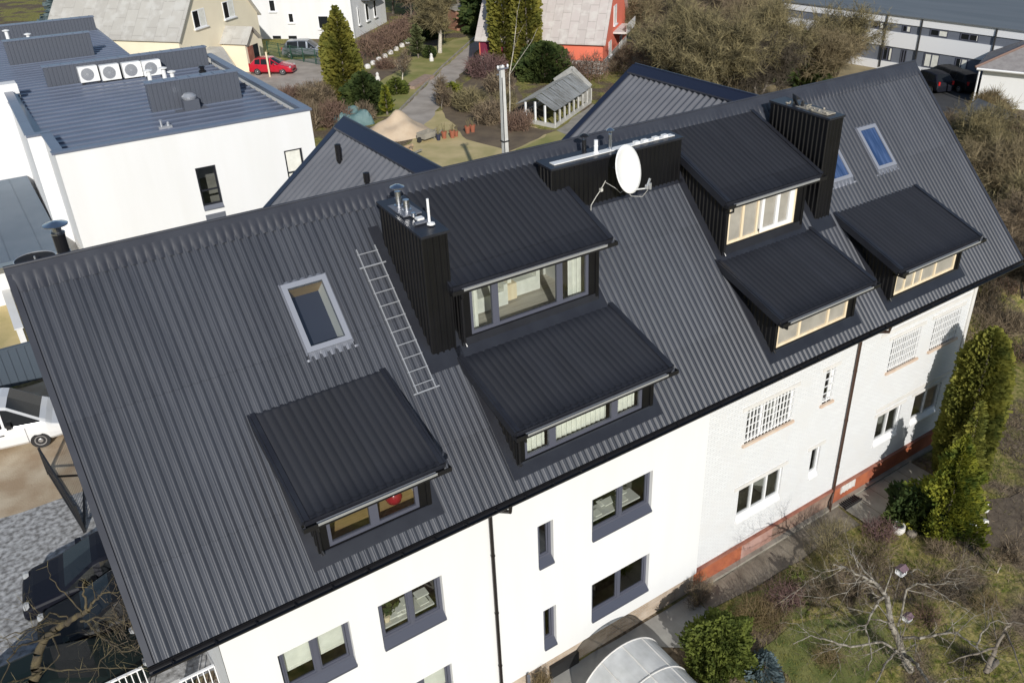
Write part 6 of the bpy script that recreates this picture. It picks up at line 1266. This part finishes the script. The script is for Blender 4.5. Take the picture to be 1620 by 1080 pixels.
car('parked_car', 'dark navy car nearest the cobbles, parked nose out by the house gable', 'car', (.02, 8.25, 3.02), math.pi-.12, navy_p, 4.4, 1.78, 1.45); car('parked_car', 'black car parked under the twisted tree, next to the navy one', 'car', (.1, 6.45, 3.02), math.pi-.08, blk_p, 4.3, 1.75, 1.45); car('parked_car', 'dark teal car at the bottom left corner with a red rear lamp', 'car', (-1.95, 4.68, 3.02), .04, green_p, 4.1, 1.72, 1.45)
for i, (px, py, c, lb_) in enumerate(((1490, 132, blk_p, 'black car parked by the long block, its pale rear window facing us'), (1468, 140, navy_p, 'dark car partly hidden by the right roof corner'), (1512, 140, blk_p, 'dark car parked beside the blue-shaded house gable'))):
    p = at(px, py, 3.0); car('parked_car', lb_, 'car', (p.x, p.y, 3.02), 1.2, c, 4.3, 1.75, 1.5)

# ================================================================== small things around the houses
po = thing('utility_pole', 'tall pale concrete utility pole behind the ridge', 'pole', (21.1, 20.6, 3)); h = over(794, 104, (21.1, 20.6))-3
m = MB(); m.add([(sx*w_, sy*w_*.8, z) for z, w_ in ((-.3, .17), (h, .10)) for sx, sy in ((-1, -1), (1, -1), (1, 1), (-1, 1))], [(0, 1, 5, 4), (1, 2, 6, 5), (2, 3, 7, 6), (3, 0, 4, 7), (4, 5, 6, 7)]); m.build('shaft', MT['poleconc'], po, True)
m = MB(); m.bar((-.3, -.1, h-.12), (.3, -.1, h-.12), .06); m.bar((-.22, .1, h-.4), (.2, .1, h-.4), .05); cr_ = m.build('crossarm', MT['flash'], po, True)
for x in (-.26, .0, .26): m = MB(); m.lathe((x, -.1, h-.09), [(.03, 0), (.05, .05), (.05, .1), (.02, .14)], 8); m.build('insulator', MT['pvc'], cr_, True)
m = MB(); m.tube([(-.1, -.16, h-.5), (-.13, -.18, h-3), (-.16, -.2, 0)], .018, 5); 
for z in (h*.3, h*.62): m.box(-.17, .17, -.16, .16, z, z+.05)
m.build('strap', MT['rubberblk'], po, True)
sp0 = Vector(at(628, 210, 3)); V = []; N_ = 26
for i in range(N_):
    for j in range(N_):
        u, v_ = i/(N_-1)*2-1, j/(N_-1)*2-1; r = math.hypot(u, v_); hh = max(0, 1-r)**.85*1.5*(1+.15*math.sin(u*7)+.1*math.sin(v_*9+1)); V.append((sp0.x+u*2.4, sp0.y+v_*2.1, 2.99+hh))
o = mk('sand_pile', V, [(i*N_+j, (i+1)*N_+j, (i+1)*N_+j+1, i*N_+j+1) for i in range(N_-1) for j in range(N_-1)], pm('pale_sand', (.58, .46, .33), .95, var=(.52, .40, .28), vscale=1.4, bump=(14, .5)), smooth=True); tag(o, 'heap of pale sand on the back lawn behind the left rear gable', 'sand pile')
tc_ = pm('terracotta', (.30, .10, .055), .8)
for px, py, r, lb_, mt in ((694, 222, .17, 'dark blue pot at the left end of the row of flower pots', None), (703, 219, .19, 'plain terracotta pot next to the dark blue one', tc_), (716, 218, .20, 'tall red pot left of the pole shadow', tc_), (722, 216, .15, 'small pinkish pot at the pole shadow', tc_), (740, 211, .2, 'terracotta pot with dry stalks, left of the last pot', tc_), (748, 209, .2, 'terracotta pot with dry stalks at the right end of the row', tc_)):
    p = at(px, py, 3); o = thing('flower_pot', lb_, 'flower pot', p, 0, 'flower pots in a row on the back lawn'); m = MB(); m.lathe((0, 0, 0), [(r*.7, 0), (r, r*2.2), (r*1.1, r*2.2), (r*1.1, r*2.6), (r*.9, r*2.6), (r*.85, r*2.2), (.02, r*2.2)], 14); m.build('pot', mt or pm('navy_glaze', (.03, .035, .07), .4), o, True)
    m = MB(); [m.bar((rnd.uniform(-.08, .08), rnd.uniform(-.08, .08), r*2), (rnd.uniform(-.2, .2), rnd.uniform(-.2, .2), r*2.3+rnd.uniform(.3, .7)), .015) for _ in range(9)]; m.build('stalks', MT['twigg'], o, True)
p = at(676, 222, 3); o = thing('wheelbarrow', 'empty pale wooden frame cart beside the sand heap', 'wheelbarrow', p, .3); m = MB()
for q in ((-.6, .6, -.4, -.34), (-.6, .6, .34, .4), (-.6, -.54, -.34, .34), (.54, .6, -.34, .34)): m.box(q[0], q[1], q[2], q[3], .25, .62)
m.box(-.54, .54, -.34, .34, .25, .28); m.build('tray', MT['concrete'], o, True); m = MB(); m.lathe((-.75, 0, .2), [(.2, -.04), (.2, .04)], 14, axis='y'); m.build('wheel', MT['tyre'], o, True); m = MB(); m.bar((.5, -.3, .3), (1.3, -.3, .5), .05); m.bar((.5, .3, .3), (1.3, .3, .5), .05); m.bar((.4, -.3, .0), (.4, -.3, .3), .05); m.bar((.4, .3, .0), (.4, .3, .3), .05); m.build('handle', MT['concrete'], o, True)
MT['log'] = pm('cut_logs', (.42, .30, .18), .9, var=(.28, .2, .13), vscale=4)
for k, (px, py) in enumerate(((628, 242), (640, 238), (650, 236), (633, 246), (645, 232), (624, 236))):
    p = at(px, py, 3.1); m = MB(); d = Vector((rnd.gauss(0, 1), rnd.gauss(0, 1), .1)).normalized()*.4; m.tube([p-d, p+d], .13, 9); tag(m.build('log', MT['log']), 'cut log in the small wood heap behind the left rear gable', 'log', 'logs of the small wood heap')
for k in range(5): p = at(640+3*k, 250-1.5*k, 3.05+.05*k); m = MB(); m.bar(p-Vector((.9, .3, 0)), p+Vector((.9, .35, .05)), .16, .04); tag(m.build('board', MT['concrete']), 'grey board lying against the small wood heap', 'board', 'boards by the wood heap')
V = []; N_ = 16; p = Vector(at(556, 197, 3))
for i in range(N_):
    for j in range(N_):
        u, v_ = i/(N_-1)*2-1, j/(N_-1)*2-1; hh = 1.0*max(0, 1-max(abs(u), abs(v_))**5)*(1+.2*math.sin(u*4+v_*3)+.12*math.sin(v_*7)); V.append((p.x+u*1.5, p.y+v_*1.0, 3.0+hh))
tag(mk('tarpaulin', V, [(i*N_+j, (i+1)*N_+j, (i+1)*N_+j+1, i*N_+j+1) for i in range(N_-1) for j in range(N_-1)], pm('teal_tarp', (.08, .15, .155), .6, var=(.14, .22, .22), vscale=1.5)), 'crumpled teal tarpaulin over a heap behind the left rear gable', 'tarpaulin')
gt = thing('metal_gate', 'open dark metal gate leaf standing on the yard beside the left roof edge', 'gate', (-.55, 12.9, 3.0)); A = Vector((-.80, 14.8, 0)); B = Vector((-.36, 11.0, 0))
m = MB(); m.bar(A+up*4.0, B+up*4.0, .06); m.bar(A+up*3.15, B+up*3.15, .07, .12); m.bar(A+up*3.0, A+up*4.05, .08); m.bar(B+up*3.0, B+up*4.05, .08); m.bar(A+up*3.2, A.lerp(B, .5)+up*3.95, .05); m.bar(A.lerp(B, .5)+up*3.95, B+up*3.2, .05); m.build('frame', MT['rubberblk'], gt)
m = MB(); [m.bar(A.lerp(B, k/26)+up*3.2, A.lerp(B, k/26)+up*3.98, .018) for k in range(1, 26)]; m.build('bars', MT['rubberblk'], gt); m = MB(); m.bar(A.lerp(B, .45)+up*3.9, A.lerp(B, .45)+up*3.02+Vector((.75, .9, 0)), .07); m.bar(A.lerp(B, .45)+up*3.06+Vector((.75, .9, 0)), B+up*3.06, .06); m.build('brace', MT['rubberblk'], gt)
# arched canopy of the basement stairs
cx, zc, rx_, rz2_ = 10.98, .0, 1.45, 1.32; y0, y1 = -4.6, -.75
can = thing('arched_canopy', 'arched translucent canopy over the basement steps at the bottom edge', 'canopy', (cx, -2.5, GZ)); m = MB(); n_ = 24; P_ = [(cx-rx_*math.cos(math.pi*k/n_), zc+rz2_*math.sin(math.pi*k/n_)) for k in range(n_+1)]
for k in range(n_): m.quad((P_[k][0], y0, P_[k][1]), (P_[k+1][0], y0, P_[k+1][1]), (P_[k+1][0], y1, P_[k+1][1]), (P_[k][0], y1, P_[k][1]))
m.build('sheet', MT['foilbarrel'], can, smooth=True)
for y in (y0, (y0+y1)/2-.6, (y0+y1)/2+.7, y1): m = MB(); m.tube([(x, y, z+.015) for x, z in P_], .022, 6); m.build('hoop', MT['lintel'], can)
for k in (0, 8, 12, 16, 24): m = MB(); x, z = P_[k]; m.bar((x, y0, z+.01), (x, y1, z+.01), .03); m.build('purlin', MT['lintel'], can)
for x in (cx-rx_, cx+rx_): m = MB(); m.bar((x, y0, GZ), (x, y0, zc), .05); m.bar((x, y1, GZ), (x, y1, zc), .05); m.box(x-.02, x+.02, y0, y1, GZ, zc-.05); m.build('side_frame', MT['flash'], can)
shrub('wall_shrub', 'tuft of dry creeper in a small trellis at the foot of the white wall', 'plants', (8.95, .3, GZ), .28, .2, .9, 500, 'straw', .3, .008); m = MB(); m.bar((8.62, .45, GZ), (8.62, .45, .62), .07); tag(m.build('post', MT['flash']), 'short grey post beside the dry creeper at the foot of the white wall', 'post')
# green mesh fence in front of the silver car, and a wooden post
fo = thing('mesh_fence', 'green wire mesh fence in front of the silver car', 'fence', G(487, 103)); a0, a1 = at(425, 88, 3), at(520, 106, 3); m = MB()
for k in range(6): p = a0.lerp(a1, k/5); m.bar(p, p+up*1.4, .07)
m.build('post', pm('green_post', (.02, .07, .045), .6), fo); m = MB()
for z in (.1, .45, .8, 1.15, 1.35): m.bar(a0+up*z, a1+up*z, .03)
for k in range(60): p = a0.lerp(a1, k/59); m.bar(p+up*.1, p+up*1.35, .02)
m.build('mesh', bpy.data.materials['green_post'], fo)
p = at(427, 122, 3); m = MB(); m.bar(p, p+up*2.2, .12); tag(m.build('post', MT['wood']), 'wooden post in front of the small red car', 'post')
for k in range(9): 
    p = at(582+9*k, 108-5.6*k, 3.0); m = MB(); m.lathe(p, [(.28, 0), (.3, .2), (.2, .36), (.03, .4)], 7); tag(m.build('edging_stone', MT['lintel']), 'whitewashed stone in the row edging the red-brown hedge', 'stone', 'white edging stones along the hedge')
for px, py, lb_ in ((683, 97, 'small white garden figure on the lawn beside the clipped ball'), (627, 142, 'pale garden figure by the driveway edge'), (598, 128, 'white garden ornament in the flower bed')):
    p = at(px, py, 3); m = MB(); m.lathe(p, [(.2, 0), (.22, .2), (.12, .45), (.15, .6), (.04, .75)], 9); tag(m.build('garden_figure', MT['lintel']), lb_, 'garden figure')
m = MB(); a0, a1 = at(640, 140, 3), at(672, 122, 3); m.box(0, 0, 0, 0, 0, 0) if False else m.prism([a0, a1, a1+Vector((.5, -.9, 0)), a0+Vector((.5, -.9, 0))], (0, 0, .25)); tag(m.build('stone_step', pm('pinkish_stone', (.38, .27, .21), .9, var=(.30, .22, .17), vscale=3)), 'low pinkish stone step between the lawn and the driveway', 'step')
br_ = at(733, 45, 3); m = MB(); m.box(br_.x-1.4, br_.x+1.4, br_.y-1, br_.y+1, 3, 5.2); o = thing('brick_hut', 'small orange-brown brick hut among the trees beyond the driveway', 'hut', (br_.x, br_.y, 3)); m.build('wall', brickmat('hut_brick', (.36, .14, .07), (.28, .11, .06), (.3, .25, .2)), o); m = MB(); m.prism([(br_.x-1.6, br_.y-1.2, 5.15), (br_.x+1.6, br_.y-1.2, 5.15), (br_.x+1.6, br_.y+1.2, 5.4), (br_.x-1.6, br_.y+1.2, 5.4)], (0, 0, .08)); m.build('roof', MT['concrete'], o)
shrub('bare_shrub', 'dark tangle of bare brown stems between the black cars and the house gable', 'shrub', (.35, 5.4, 3.0), 1.0, 1.6, 1.9, 700, 'twigd', .5, .010)
